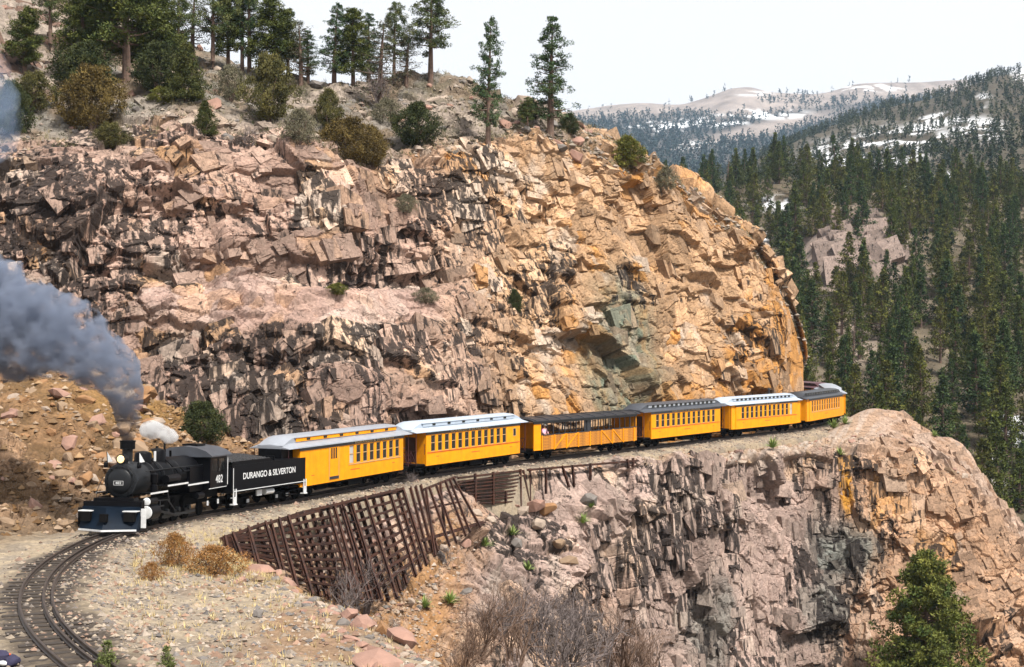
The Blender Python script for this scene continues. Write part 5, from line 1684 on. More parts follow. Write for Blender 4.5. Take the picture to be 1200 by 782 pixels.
r_ = np.random.default_rng(20)
n = 15000
S_ = r_.uniform(2, TLEN - 40, n); off = -np.abs(r_.normal(0, 2.2, n)) - .1
off = np.where(r_.random(n) < .25, -off * .8, off)
base_ = np.array([np.interp(S_, TS, TP[:, i]) for i in range(3)]).T + np.array([np.interp(S_, TS, TN[:, i]) for i in range(3)]).T * off[:, None]
zz, _, ee = ground_z(base_[:, 0], base_[:, 1]); base_[:, 2] = zz + .01
base_ = base_[ee < .4]
pebbles('ballast_stones', 'small pale ballast stones strewn along the track', base_, .055, [(.33, .27, .21), (.38, .31, .24), (.20, .17, .15), (.30, .20, .15)], 21)
tx_, ty_ = r_.uniform(-16, -1, 9000), r_.uniform(30, 62, 9000)
zz, dd, ee = ground_z(tx_, ty_)
k_ = (ee < 2.5) & (dd < -1.6)
pebbles('terrace_gravel', 'loose gravel and chips on the terrace inside the bend', np.stack([tx_, ty_, zz + .01], 1)[k_], .06, [(.38, .30, .23), (.33, .21, .15), (.42, .35, .29), (.20, .18, .17)], 22)
c_ = pick(B_P, 5000, (B_T > 12.5) & (((B_dirt > .4) & (B_T > 20)) | (B_T < 18.5)), 23)
pebbles('slope_scree', 'small scree scattered over shelf and dirt slope', c_, .09, [(.38, .28, .20), (.42, .34, .28), (.30, .18, .12)], 24)
c_ = pick(D_P, 4500, D_T > .1, 25)
pebbles('talus_chips', 'small rock chips covering the orange rubble slope', c_, .13, [(.30, .19, .10), (.36, .26, .18), (.22, .12, .05)], 26)
c_ = pick(A_P, 6000, hillm, 27)
pebbles('hilltop_scree', 'grey scree lying among the trees above the cliff', c_, .17, [(.36, .30, .25), (.30, .24, .2), (.24, .2, .16)], 28)
# ------------------------------------------------------------------ vegetation
def foliage_mat(name, rough=.75):
    m = mat(name, attr=True, rough=rough, noise=.35, nscale=.9, spec=.12)
    b = m.node_tree.nodes['Principled BSDF']
    try: b.inputs['Subsurface Weight'].default_value = 0.0
    except Exception: pass
    return m


M_NEEDLE = foliage_mat('conifer_needles')
M_BARK = mat('pine_bark', (.085, .055, .04), rough=.9, col2=(.16, .10, .075), nscale=2.5, bump=.03, bscale=6)
M_GREYBARK = mat('grey_bark', (.17, .15, .14), rough=.9, noise=.3, nscale=3)
M_TWIG = mat('bare_grey_twigs', (.125, .10, .095), rough=.9, noise=.35, nscale=2)
M_TWIGB = mat('bare_brown_twigs', (.13, .08, .055), rough=.9, noise=.35, nscale=2)


def leaf_cloud(c, rad, n_per, size, cols, r, up=.25, flat=.75):
    """Clumps of small pointed leaf faces: c (k,3) centres, rad (k,), cols (k,3)."""
    k = len(c)
    d = r.normal(size=(k, n_per, 3)); d /= np.linalg.norm(d, axis=2, keepdims=True)
    rr = r.random((k, n_per, 1)) ** .5
    p = c[:, None] + d * rr * rad[:, None, None] * np.array([1, 1, flat])
    out = d + r.normal(size=d.shape) * .6; out[..., 2] += up
    out /= np.linalg.norm(out, axis=2, keepdims=True)
    side = np.cross(out, r.normal(size=d.shape)); side /= np.maximum(np.linalg.norm(side, axis=2, keepdims=True), 1e-6)
    s = size * r.uniform(.6, 1.4, (k, n_per, 1))
    v = np.stack([p - side * s * .38, p + side * s * .38, p + out * s * 1.25], 2)
    n = k * n_per
    tri = np.arange(n * 3).reshape(-1, 3)
    col = np.repeat((cols[:, None] * r.uniform(.84, 1.16, (k, n_per, 1))).reshape(-1, 3), 3, 0)
    return v.reshape(-1, 3), tri, col


def pine_meshes(seed, H=10.0, W=2.2, base=.28, n_br=46, open_=1.0, n_per=26, size=.16, hue=(.045, .072, .028), hue2=(.115, .12, .04), conical=.6, clumps=4, crad=.40, bare=0):
    """A pine's trunk mesh (with limbs) and crown mesh, foot at the origin."""
    r = np.random.default_rng(seed)
    t = MB()
    bend = r.normal(0, .02 * H, 2)
    def axis(z): f = z / H; return np.array([bend[0] * f * f, bend[1] * f * f, z])
    zs = np.linspace(-.4, H * .97, 9)
    t.tube([axis(z) for z in zs], [max(.015, .026 * H * (1 - max(z, 0) / H) ** .8) for z in zs], 8)
    cs, rs, cc = [], [], []
    for i in range(n_br):
        f = base + (1 - base) * ((i + r.random()) / n_br) ** .95
        z = f * H
        g = (f - base) / (1 - base)
        prof = (1 - g) ** conical * (.45 + .55 * min(1, g * 5 + .3))
        L = W * prof * r.uniform(.55, 1.15) + .12
        a = i * 2.4 + r.normal(0, .5)
        p0 = axis(z)
        rise = L * (r.uniform(-.15, .35) + .25 * g)
        p1 = p0 + np.array([math.cos(a) * L, math.sin(a) * L, rise])
        mid = .5 * (p0 + p1) + np.array([0, 0, -.06 * L])
        t.tube([p0, mid, p1], [.010 * H * (1 - f) + .012, .006 * H * (1 - f) + .008, .004], 4, False)
        if i < bare: continue
        m = max(2, int(clumps * (.5 + prof)))
        for j in range(m):
            q = (j + 1.2) / (m + .2) if open_ > .5 else (j + .6) / m
            c = p0 + (p1 - p0) * min(1, .25 + .75 * q) + r.normal(0, .10 * L + .03, 3)
            cs.append(c); rs.append(crad * r.uniform(.7, 1.25) * (.6 + .4 * prof))
            w = np.clip(r.normal(.45, .3), 0, 1)
            cc.append(np.array(hue) * (1 - w) + np.array(hue2) * w)
    cs.append(axis(H)); rs.append(crad * .5); cc.append(np.array(hue2))
    v, tri, col = leaf_cloud(np.array(cs), np.array(rs), n_per, size, np.array(cc), r)
    return t.mesh('trunk', M_BARK, True), np_mesh('crown', v, tris=tri, mats=[M_NEEDLE], col=col, gain=1.0)


def bush_meshes(seed, H=2.5, W=1.3, shape='round', n_cl=150, n_per=26, size=.11, hue=(.06, .07, .025), hue2=(.12, .11, .04), crad=.26):
    """A juniper or shrub: clumps through a rounded or conical volume."""
    r = np.random.default_rng(seed)
    t = MB()
    for k in range(5):
        a = r.uniform(0, 6.28); e = np.array([math.cos(a) * W * .4, math.sin(a) * W * .4, H * r.uniform(.5, .85)])
        t.tube([(0, 0, -.2), e * .5 + r.normal(0, .05, 3), e], [.05 * W + .02, .035 * W, .012], 5, False)
    lob = r.normal(size=(7, 3)); lob /= np.linalg.norm(lob, axis=1, keepdims=True)
    cs, rs, cc = [], [], []
    for k in range(n_cl):
        f = r.random() ** (1.0 if shape == 'round' else 1.5)
        a = r.uniform(0, 6.28)
        if shape == 'round':
            ring = math.sqrt(max(.02, 1 - (2 * f - .85) ** 2)) if f < .93 else .3
        else:
            ring = (1 - f) ** .75 + .06
        bump = 1 + .30 * math.sin(3 * a + seed) * math.cos(4 * f + seed) + .20 * math.sin(7 * a + 9 * f + seed) + .12 * math.sin(13 * a - 11 * f)
        q = ring * bump * (r.random() ** .35)
        cs.append((math.cos(a) * W * q, math.sin(a) * W * q, .08 * H + f * H * .92)); rs.append(crad * r.uniform(.7, 1.3))
        w = np.clip(r.normal(.4, .32), 0, 1); cc.append(np.array(hue) * (1 - w) + np.array(hue2) * w)
    v, tri, col = leaf_cloud(np.array(cs), np.array(rs), n_per, size, np.array(cc), r, up=.5)
    return t.mesh('stem', M_BARK, False), np_mesh('foliage', v, tris=tri, mats=[M_NEEDLE], col=col, gain=1.0)


def twig_mesh(seed, H=2.0, W=1.2, stems=9, depth=4, m=None, r0=.03, kids=3, spread=.5):
    r = np.random.default_rng(seed)
    t = MB()
    def grow(p, d, L, rad, lev):
        q = p + d * L * .55 + r.normal(0, .06 * L, 3)
        e = q + (d + r.normal(0, .22, 3)) * L * .5
        t.tube([p, q, e], [rad, rad * .75, rad * .5], 3, False)
        if lev == 0: return
        for _ in range(kids):
            nd = d + r.normal(0, spread, 3); nd[2] += .12; nd /= np.linalg.norm(nd)
            f = r.uniform(.35, 1); o = p + (e - p) * f
            grow(o, nd, L * r.uniform(.5, .78), max(.004, rad * .55), lev - 1)
    for k in range(stems):
        a = r.uniform(0, 6.28); s = r.uniform(.1, .9) * W / H
        d = np.array([math.cos(a) * s, math.sin(a) * s, 1.0]); d /= np.linalg.norm(d)
        grow(np.array([math.cos(a) * .1 * W, math.sin(a) * .1 * W, -.1]), d, H * r.uniform(.35, .5), r0 * r.uniform(.7, 1.2), depth - 1)
    return t.mesh('branches', m or M_TWIG)


def plant(name, cat, label, loc, meshes, parts, scale=1.0, rz=None, group=None, sx=1.0):
    o = empty(name, tuple(loc), random.uniform(0, 6.28) if rz is None else rz)
    o.scale = (scale * sx, scale * sx, scale)
    tag(o, label, cat, group)
    for nm, me_ in zip(parts, meshes): new_obj(nm, me_, o)
    return o


TC = ('trunk', 'crown')
BF = ('stem', 'foliage')
# skyline pines above the cliff: base pixel, height and crown width as seen
P_TALL = [pine_meshes(1000 + k, 10, 2.3, .34, 44, 1, 60, .12, conical=.45, crad=.42) for k in range(2)]
P_SLIM = [pine_meshes(1010 + k, 10, 1.55, .16, 64, 1, 46, .10, conical=.55, crad=.32, hue=(.035, .07, .03), hue2=(.08, .11, .045)) for k in range(2)]
P_DENSE = [pine_meshes(1020 + k, 10, 2.4, .20, 70, 1, 64, .13, hue=(.034, .05, .016), hue2=(.11, .12, .028), conical=.5, crad=.5, clumps=5) for k in range(2)]
P_THIN = [pine_meshes(1030, 10, 2.0, .15, 60, 1, 9, .13, hue=(.05, .055, .03), hue2=(.08, .08, .05), conical=.5, crad=.42)]
hm = A_T > 31
up_pines = [
    (505, 97, 112, 66, P_TALL[0], 'broad pine with a bare lower trunk standing on the rocky skyline knoll', 72),
    (571, 174, 150, 44, P_SLIM[0], 'slim tall pine rooted on the cliff top below the knoll', 69),
    (645, 160, 140, 62, P_SLIM[1], 'tall full pine standing alone at the outer end of the cliff top', 66),
    (618, 158, 44, 26, P_TALL[1], 'small young pine beside the tall lone pine at the cliff end', 66),
    (391, 100, 96, 42, P_SLIM[0], 'narrow pine in the group behind the brown juniper mounds', 66),
    (416, 100, 92, 50, P_DENSE[0], 'dense green pine between the narrow pine and the bare grey tree', 66),
    (445, 128, 104, 58, P_THIN[0], 'thin grey green half bare tree in front of the pine group', 60),
    (249, 82, 125, 52, P_TALL[1], 'tall pine with pale trunk above the dark cone shaped juniper', 62),
    (284, 86, 140, 46, P_TALL[0], 'tall dark trunked pine, first of the close pair', 62),
    (293, 86, 130, 40, P_SLIM[1], 'tall slim pine, second of the close pair', 62),
    (322, 96, 98, 64, P_DENSE[1], 'thick bright green pine beside the close pair of pines', 62),
    (352, 100, 76, 40, P_THIN[0], 'small thin pine between the thick green pine and the narrow pine', 66),
    (148, 100, 190, 96, P_DENSE[0], 'big dark pine with heavy trunk high on the rocky slope', 62),
    (185, 95, 120, 70, P_DENSE[1], 'dark leaning pine just behind the big heavy trunked pine', 62),
    (95, 95, 120, 60, P_DENSE[1], 'dark bushy pine above the brown juniper on the steep slope', 62),
    (60, 60, 110, 50, P_TALL[1], 'dusky pine highest on the rocky slope beside the red rock', 62),
    (462, 100, 96, 44, P_TALL[1], 'pine with fine tufts behind the half bare tree', 66),
    (225, 75, 95, 44, P_THIN[0], 'grey wispy tree behind the dark cone shaped juniper', 66),
    (365, 92, 60, 34, P_SLIM[1], 'short slim pine far back on the skyline', 70),
    (268, 84, 110, 46, P_DENSE[0], 'dark dense pine just uphill of the close pair', 66),
    (338, 98, 86, 44, P_TALL[0], 'open pine leaning over the thick green pine', 66),
    (432, 100, 84, 40, P_SLIM[0], 'slender pine beside the dense green one, nearer the knoll', 66),
    (476, 100, 70, 36, P_THIN[0], 'wispy low tree at the foot of the broad skyline pine', 66),
    (120, 70, 120, 64, P_DENSE[0], 'dark pine crowding behind the dark bushy pine', 66),
    (30, 88, 80, 50, P_DENSE[1], 'dark scrubby pine beside the red rock outcrop', 66),
    (208, 88, 110, 50, P_TALL[0], 'open pine between the leaning pine and the pale trunked one', 66),
]
M_ = {}
for x, y, h, w, ms, lab, _ in up_pines:
    p = on(A_P, x, y, mask=hm)
    s = F / p[1]
    H_ = h / s
    plant('pine_tree', 'tree', lab, p - (0, 0, .1), ms, TC, H_ / 10, group='pines above the cliff', sx=(w / s / 2) / (H_ / 10) / (2.3 if ms in P_TALL or ms in P_DENSE else 1.75))
J_CONE = bush_meshes(1100, 3.4, 1.25, 'cone', 300, 56, .075, (.035, .045, .014), (.085, .085, .025))
J_OLIVE = bush_meshes(1101, 2.6, 1.5, 'round', 300, 56, .075, (.055, .055, .02), (.12, .105, .035))
J_BROWN = bush_meshes(1102, 2.4, 1.6, 'round', 320, 56, .07, (.07, .05, .018), (.14, .10, .03))
J_DARK = bush_meshes(1103, 2.4, 1.4, 'round', 300, 56, .075, (.025, .035, .014), (.06, .065, .022))
J_GREY = bush_meshes(1104, 2.0, 1.4, 'round', 240, 36, .07, (.10, .095, .06), (.17, .15, .10))
J_YEL = bush_meshes(1105, 2.6, 1.2, 'round', 220, 56, .08, (.075, .085, .02), (.16, .15, .03))
up_bush = [
    (218, 120, 70, 46, J_CONE, 3.4, 1.25, 'dark cone shaped juniper standing on the pale rubble slope'),
    (108, 152, 72, 78, J_BROWN, 2.4, 1.6, 'large spreading brown juniper under the big dark pine'),
    (100, 112, 60, 70, J_DARK, 2.4, 1.4, 'dark green juniper above the large spreading brown one'),
    (185, 108, 55, 60, J_DARK, 2.4, 1.4, 'dark green juniper at the foot of the leaning pine'),
    (316, 143, 76, 60, J_OLIVE, 2.6, 1.5, 'tall olive juniper below the thick green pine'),
    (241, 160, 42, 30, J_CONE, 3.4, 1.25, 'small pointed juniper on the edge of the pink rock'),
    (408, 192, 52, 76, J_BROWN, 2.4, 1.6, 'wide brown juniper mound on the lip of the cliff'),
    (436, 196, 46, 32, J_BROWN, 2.4, 1.6, 'narrow brown juniper touching the wide brown mound'),
    (385, 152, 46, 32, J_OLIVE, 2.6, 1.5, 'olive brown juniper uphill of the wide brown mound'),
    (352, 172, 40, 42, J_GREY, 2.0, 1.4, 'grey green bush between tall olive juniper and wide brown mound'),
    (488, 170, 48, 52, J_DARK, 2.4, 1.4, 'dark grey green bush at the foot of the skyline knoll'),
    (187, 126, 24, 28, J_YEL, 2.6, 1.2, 'small yellow green bush beside the dark cone shaped juniper'),
    (14, 158, 60, 44, J_DARK, 2.4, 1.4, 'dark juniper half veiled by drifting smoke'),
    (66, 206, 46, 44, J_DARK, 2.4, 1.4, 'dark scrubby bush on the brink of the dark stained cliff'),
    (735, 200, 40, 38, J_YEL, 2.6, 1.2, 'yellow green bushy tree on the sloping outer edge of the cliff'),
    (780, 224, 28, 26, J_GREY, 2.0, 1.4, 'small grey brown bush lower down the cliff edge'),
    (668, 158, 24, 24, J_DARK, 2.4, 1.4, 'small dark bush right behind the tall lone pine'),
    (603, 366, 26, 18, J_DARK, 2.4, 1.4, 'tiny dark tree growing from a crack in the orange face'),
    (270, 118, 40, 40, J_GREY, 2.0, 1.4, 'grey scrub at the feet of the close pair of pines'),
    (455, 150, 34, 40, J_GREY, 2.0, 1.4, 'grey scrub in front of the half bare tree'),
    (620, 140, 22, 26, J_DARK, 2.4, 1.4, 'little dark bush on the ridge by the young pine'),
    (130, 175, 30, 40, J_OLIVE, 2.6, 1.5, 'low olive bush under the large spreading brown juniper'),
    (40, 130, 44, 50, J_OLIVE, 2.6, 1.5, 'olive juniper beside the boulders on the steep slope'),
    (475, 250, 22, 26, J_GREY, 2.0, 1.4, 'grey tuft of brush in the gully of the cliff face'),
    (500, 355, 18, 30, J_GREY, 2.0, 1.4, 'pale brush on the wide pink ledge'),
    (395, 345, 14, 24, J_YEL, 2.6, 1.2, 'yellowish tuft on the inner end of the pink ledge'),
]
for x, y, h, w, ms, H0, W0, lab in up_bush:
    p = on(A_P, x, y, mask=hm if y < 210 else None)
    s = F / p[1]; H_ = h / s
    plant('juniper_bush', 'bush', lab, p - (0, 0, .05), ms, BF, H_ / H0, group='junipers above the cliff', sx=(w / s / 2 / W0) / (H_ / H0))
p = on(D_P, 236, 518); plant('juniper_bush', 'bush', 'dark shrub growing behind the locomotive against the cliff foot', p - (0, 0, .1), J_DARK, BF, 1.0, group='junipers above the cliff')
# bare brush
TW = [twig_mesh(1200 + k, 2.0, 1.5, 12, 4, M_TWIG, .03) for k in range(3)]
TWB = [twig_mesh(1210 + k, 2.2, 1.1, 11, 4, M_TWIGB, .03) for k in range(2)]
for x, y, h, w, lab in ((292, 174, 34, 50, 'bare grey bush on the lip of the cliff'), (445, 130, 60, 55, 'bare grey brush tangled round the half bare tree'), (330, 120, 40, 46, 'bare grey brush behind the tall olive juniper')):
    p = on(A_P, x, y, mask=hm); s = F / p[1]
    plant('bare_bush', 'bush', lab, p, [TW[0]], ('branches',), h / s / 2.0, sx=(w / s / 2 / 1.4) / (h / s / 2.0), group='bare bushes')
p = on(B_P, 425, 716); s = F / p[1]
plant('bare_bush', 'bush', 'large bare grey bush in front of the leaning rail wall', p, [TW[1]], ('branches',), 92 / s / 2, sx=1.0, group='bare bushes')
p = on(B_P, 400, 735); plant('bare_bush', 'bush', 'dark bare bush low against the terrace rim', p, [TW[2]], ('branches',), 1.7, group='bare bushes')
p = on(B_P, 470, 690); plant('bare_bush', 'bush', 'grey bare bush at the foot of the last leaning posts', p, [TW[2]], ('branches',), 1.3, group='bare bushes')
for k, (x, y, h) in enumerate(((560, 775, 95), (600, 790, 120), (640, 770, 110), (650, 805, 120), (690, 800, 125), (725, 800, 110), (755, 810, 90), (620, 750, 85), (585, 745, 70), (670, 745, 70), (540, 800, 80))):
    p = on(B_P, x, y); s = F / p[1]
    plant('bare_bush', 'bush', 'leafless brown grey brush of the thicket on the dirt slope', p, [(TWB + TW)[k % 5]], ('branches',), h / s / 2.1, group='leafless thicket')
for x, y, sc, lab in ((484, 569, .55, 'low grey brush by the gravel under the pale roofed coach'), (720, 548, .5, 'low grey brush at the end of the single posts'), (866, 536, .5, 'grey brush at the brink of the lower cliff'), (548, 606, .6, 'grey brush at the foot of the buckled rails'), (522, 662, .7, 'grey brush on the dirt slope below the buckled rails'), (462, 745, .6, 'small grey brush low on the dirt slope')):
    p = on(B_P, x, y); plant('bare_bush', 'bush', lab, p, [TW[2]], ('branches',), sc, group='bare bushes')
# rust orange dry shrubs on the terrace
J_RUST = bush_meshes(1110, 1.3, 1.1, 'round', 260, 26, .05, (.15, .07, .02), (.30, .15, .05), crad=.2)
for x, y, h, w, lab in ((205, 664, 36, 46, 'rust orange dry shrub beside the track'), (252, 676, 34, 78, 'wide rust orange dry shrub at the start of the rail wall'), (177, 683, 22, 32, 'small rusty shrub nearest the bare curve of track')):
    p = at_z(x, y, .2); z, _, _ = ground_z(np.array([p[0]]), np.array([p[1]])); p = at_z(x, y, z[0]); s = F / p[1]
    plant('dry_shrub', 'shrub', lab, p, J_RUST, BF, h / s / 1.3, sx=(w / s / 2 / 1.15) / (h / s / 1.3), group='rust coloured shrubs')
# yuccas and weeds
def spike_mesh(seed, n=70, L=.55, c1=(.13, .20, .05), c2=(.30, .36, .12)):
    r = np.random.default_rng(seed); v, t, c = [], [], []
    for k in range(n):
        a = r.uniform(0, 6.28); e = r.uniform(.15, 1.35)
        d = np.array([math.cos(a) * math.cos(e), math.sin(a) * math.cos(e), math.sin(e)])
        s = np.cross(d, (0, 0, 1)); s /= np.linalg.norm(s)
        l = L * r.uniform(.7, 1.2); b = len(v); w = .022
        v += [-s * w + d * .03, s * w + d * .03, d * l * .55 + s * w, d * l * .55 - s * w, d * l - np.array([0, 0, .06 * l])]
        t += [(b, b + 1, b + 2), (b, b + 2, b + 3), (b + 3, b + 2, b + 4)]
        q = r.random(); c += [np.array(c1) * (1 - q) + np.array(c2) * q] * 5
    return np_mesh('leaves', np.array(v), tris=np.array(t), mats=[M_NEEDLE], col=np.array(c), gain=1.0)
SPK = spike_mesh(1300)
for x, y, sc, lab in ((568, 640, 1.5, 'green yucca rosette right below the buckled rails'), (600, 627, 1.5, 'green yucca rosette under the crib wall boulders'), (498, 713, 1.4, 'green yucca on the dirt slope, nearer the big bare bush'), (527, 706, 1.4, 'green yucca on the dirt slope, nearer the thicket'),
                      (684, 613, 1.5, 'green yucca on the rocks below the single posts'), (693, 595, 1.1, 'dull yucca tucked under the grey boulder'), (905, 522, 2.0, 'yellow green tuft beside the rails under the black roofed coach'), (977, 502, 2.0, 'green tuft at the rails where the train rounds the bend, nearer the wheels'),
                      (990, 497, 1.7, 'green tuft at the rails where the train rounds the bend, nearer the drop'), (985, 533, 1.5, 'small green tuft on the red stony shelf'), (1095, 512, 1.4, 'green tuft on the outer rim of the shelf'), (618, 668, 1.3, 'green yucca half hidden by the bare thicket')):
    p = on(B_P, x, y); plant('yucca', 'yucca', lab, p, [SPK], ('leaves',), sc, group='yuccas and green tufts')
W_G = bush_meshes(1120, .8, .3, 'cone', 60, 20, .05, (.07, .09, .025), (.17, .19, .07), crad=.1)
for x, y, sc, lab in ((126, 786, .85, 'small green sapling close beside the guard rail'), (195, 786, .7, 'small grey green weed on the terrace gravel'), (212, 640, .5, 'straw coloured weed tuft by the rust orange shrub')):
    p = at_z(x, y, 1.1 if y > 700 else .2); z, _, _ = ground_z(np.array([p[0]]), np.array([p[1]])); p = at_z(x, y, z[0])
    plant('weed', 'weed', lab, p, W_G, BF, sc, group='weeds on the terrace')
# dry grass
def grass(name, label, P, L, cols, seed, n=9):
    r = np.random.default_rng(seed); k = len(P)
    a = r.uniform(0, 6.28, (k, n)); e = r.uniform(.7, 1.5, (k, n)); l = L * r.uniform(.5, 1.3, (k, n))
    d = np.stack([np.cos(a) * np.cos(e), np.sin(a) * np.cos(e), np.sin(e)], -1)
    s = np.stack([-np.sin(a), np.cos(a), 0 * a], -1) * .012
    b = P[:, None] + np.stack([np.cos(a), np.sin(a), 0 * a], -1) * r.uniform(0, .1, (k, n, 1))
    v = np.stack([b - s, b + s, b + d * l[..., None]], 2).reshape(-1, 3)
    c = np.repeat(np.array(cols)[r.integers(0, len(cols), k * n)], 3, 0)
    return tag(new_obj(name, np_mesh(name, v, tris=np.arange(len(v)).reshape(-1, 3), mats=[M_NEEDLE], col=c, gain=1.0)), label, kind='stuff')
r_ = np.random.default_rng(40)
gx_ = np.concatenate([r_.normal(-9.5, 2.2, 900), r_.uniform(-16, -3, 700), r_.normal(-12, 1.5, 200)]); gy_ = np.concatenate([r_.normal(56, 2.6, 900), r_.uniform(34, 66, 700), r_.normal(66, 2, 200)])
zz, dd, ee = ground_z(gx_, gy_); k_ = (ee < .3) & (dd < -2.2)
grass('dry_grass', 'straw coloured dry grass on the terrace', np.stack([gx_, gy_, zz], 1)[k_], .22, [(.50, .40, .20), (.42, .32, .15), (.34, .27, .16)], 41)
c_ = pick(A_P, 2600, hillm, 42)
grass('hill_grass', 'dry grass and low scrub among the rocks above the cliff', c_, .5, [(.34, .28, .17), (.22, .20, .12), (.28, .22, .12), (.15, .15, .08)], 43, 12)

c_ = pick(A_P, 900, hillm & (A_XP < 700), 46)
r_ = np.random.default_rng(47)
v_, t_, k_ = leaf_cloud(c_ + np.array([0, 0, .12]), r_.uniform(.2, .6, 900), 40, .09, np.array([(.07, .065, .035), (.10, .085, .05), (.045, .05, .025), (.13, .11, .075)])[r_.integers(0, 4, 900)], r_, .5, .5)
tag(new_obj('low_scrub', np_mesh('low_scrub', v_, tris=t_, mats=[M_NEEDLE], col=k_, gain=1.0)), 'low grey green scrub covering the slope above the cliff', kind='stuff')

# ------------------------------------------------------------------ trees across the valley
NEARP = [pine_meshes(1400 + k, 12, 2.9 + .35 * (k % 3), .06 + .05 * (k % 2), 60, 1, 18, .26, hue=[(.018, .028, .009), (.014, .026, .012), (.026, .032, .009)][k % 3], hue2=[(.10, .118, .024), (.062, .092, .026), (.125, .125, .026)][k % 3], conical=1.0, crad=.62, clumps=4) for k in range(6)]
DEADP = pine_meshes(1450, 12, 1.2, .2, 40, 1, 3, .1, hue=(.2, .17, .15), hue2=(.25, .2, .18), crad=.2)
o_, P_, U_, T_, dens = H_NEAR
px, py = proj(P_)
# points spread over the slope by true area
a = np.gradient(P_[..., 0], axis=1) * np.gradient(P_[..., 1], axis=0)
w = np.abs(a) * np.clip(dens, 0, 1) * (T_ < 7.2) * (px > 700) * (px < 1312)
r_ = np.random.default_rng(50)
idx = r_.choice(w.size, 2400, replace=False, p=(w / w.sum()).ravel())
cand = P_.reshape(-1, 3)[idx] + np.stack([r_.normal(0, 1.0, 2400), r_.normal(0, 1.0, 2400), np.zeros(2400)], 1)
keepc = []
cell = {}
for q in cand:                                                     # keep trees apart
    key = (int(q[0] // 7.2), int(q[1] // 7.2))
    if key in cell: continue
    cell[key] = 1; keepc.append(q)
cand = np.array(keepc)
cx_, cy_ = proj(cand)
# what the massifs hide need not be built one by one
sil = np.interp(cx_, [690, 740, 800, 850, 885, 915, 940, 946, 947, 1010, 1060, 1135, 1145, 1200, 1240], [165, 195, 228, 262, 285, 335, 425, 455, 470, 478, 490, 530, 565, 635, 680])
hgt = r_.uniform(8.5, 15.5, len(cand)) * np.where(r_.random(len(cand)) < .2, .6, 1)
seen = (cy_ - hgt * F / cand[:, 1] * .75 < sil) & (cx_ < 1310) & (cx_ > 700)
cand, hgt, cx_, cy_ = cand[seen], hgt[seen], cx_[seen], cy_[seen]
order = np.argsort(-hgt / cand[:, 1] + 9.0 * (cx_ > 1222))         # largest in view first
ind = order[:290]
for i in ind:
    k = r_.integers(0, 6); dead = r_.random() < .04
    ms = DEADP if dead else NEARP[k]
    lab = 'grey dead standing conifer on the canyon side' if dead else ['deep green conifer on the canyon side across the valley', 'blue green conifer on the canyon side across the valley', 'olive green conifer on the canyon side across the valley'][k % 3]
    plant('conifer', 'tree', lab, cand[i] - (0, 0, .4), ms, TC, hgt[i] / 12, group='conifers across the valley', sx=r_.uniform(.75, 1.15))


def forest(name, label, P, H, seed, nb, size, hue, hue2, per=6):
    """Trees too far off to single out: leaf clumps on stems, one mesh."""
    r = np.random.default_rng(seed); n = len(P)
    g = (np.arange(nb) + .5) / nb
    f = np.broadcast_to(g[None], (n, nb)) + r.uniform(-.4, .4, (n, nb)) / nb
    f = np.clip(f, .03, 1)
    a = r.uniform(0, 6.28, (n, nb)); q = (1 - f) ** .8 * .17 * r.uniform(.4, 1.2, (n, nb)) + .012
    c = np.stack([P[:, None, 0] + np.cos(a) * q * H[:, None], P[:, None, 1] + np.sin(a) * q * H[:, None], P[:, None, 2] + (.10 + .9 * f) * H[:, None]], -1)
    w = np.clip(r.normal(.4, .3, (n, 1, 1)) + r.normal(0, .12, (n, nb, 1)), 0, 1)
    cols = np.array(hue) * (1 - w) + np.array(hue2) * w
    rad = np.repeat(H[:, None] * .075, nb, 1) * (1.15 - .6 * f)
    v, t, col = leaf_cloud(c.reshape(-1, 3), rad.ravel(), per, size, cols.reshape(-1, 3), r, .2)
    return tag(new_obj(name, np_mesh(name, v, tris=t, mats=[M_NEEDLE], col=col, gain=1.0)), label, kind='stuff')


m_ = (px > 700) & (px < 1312) & (T_ < 7.2)
c_ = pick(P_, 2200, m_, 48); r2_ = np.random.default_rng(49)
v_, t_, k_ = leaf_cloud(c_ + np.array([0, 0, .5]), r2_.uniform(.6, 2.0, 2200), 16, .40, np.array([(.06, .06, .035), (.085, .07, .05), (.035, .045, .02), (.10, .085, .06)])[r2_.integers(0, 4, 2200)], r2_, .4, .6)
tag(new_obj('canyon_brush', np_mesh('canyon_brush', v_, tris=t_, mats=[M_NEEDLE], col=k_, gain=1.0)), 'low brush between the trees across the valley', kind='stuff')
rest = np.array([i for i in order[290:]], int)
if len(rest):
    forest('canyon_forest', 'smaller conifers filling the canyon side', cand[rest], hgt[rest], 51, 26, .55, (.016, .027, .010), (.065, .070, .020), 7)


def spread(H, n, seed, top, pxr, pw=3):
    o_, P_, U_, T_, dens = H
    px, py = proj(P_)
    a = np.abs(np.gradient(P_[..., 0], axis=1) * np.gradient(P_[..., 1], axis=0))
    w = a ** .6 * np.clip(dens, 0, 1) ** pw * (T_ < top) * (px > pxr[0]) * (px < pxr[1])
    r = np.random.default_rng(seed)
    idx = r.choice(w.size, n, replace=True, p=(w / w.sum()).ravel())
    sp = 1.2 * a.ravel()[idx] ** .5
    q = P_.reshape(-1, 3)[idx].copy()
    q[:, 0] += r.uniform(-.5, .5, n) * sp
    return q, r


q, r = spread(H_MID, 3400, 60, 4.1, (640, 1325))
forest('hillside_forest', 'dark conifer forest on the snow patched hillside', q, r.uniform(6, 10.5, len(q)), 61, 14, 1.0, (.016, .026, .014), (.05, .058, .024), 4)
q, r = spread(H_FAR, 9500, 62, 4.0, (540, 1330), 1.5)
forest('mountain_forest', 'blue distant forest on the far mountains', q, r.uniform(10, 20, len(q)), 63, 6, 3.2, (.016, .032, .032), (.028, .044, .042), 3)

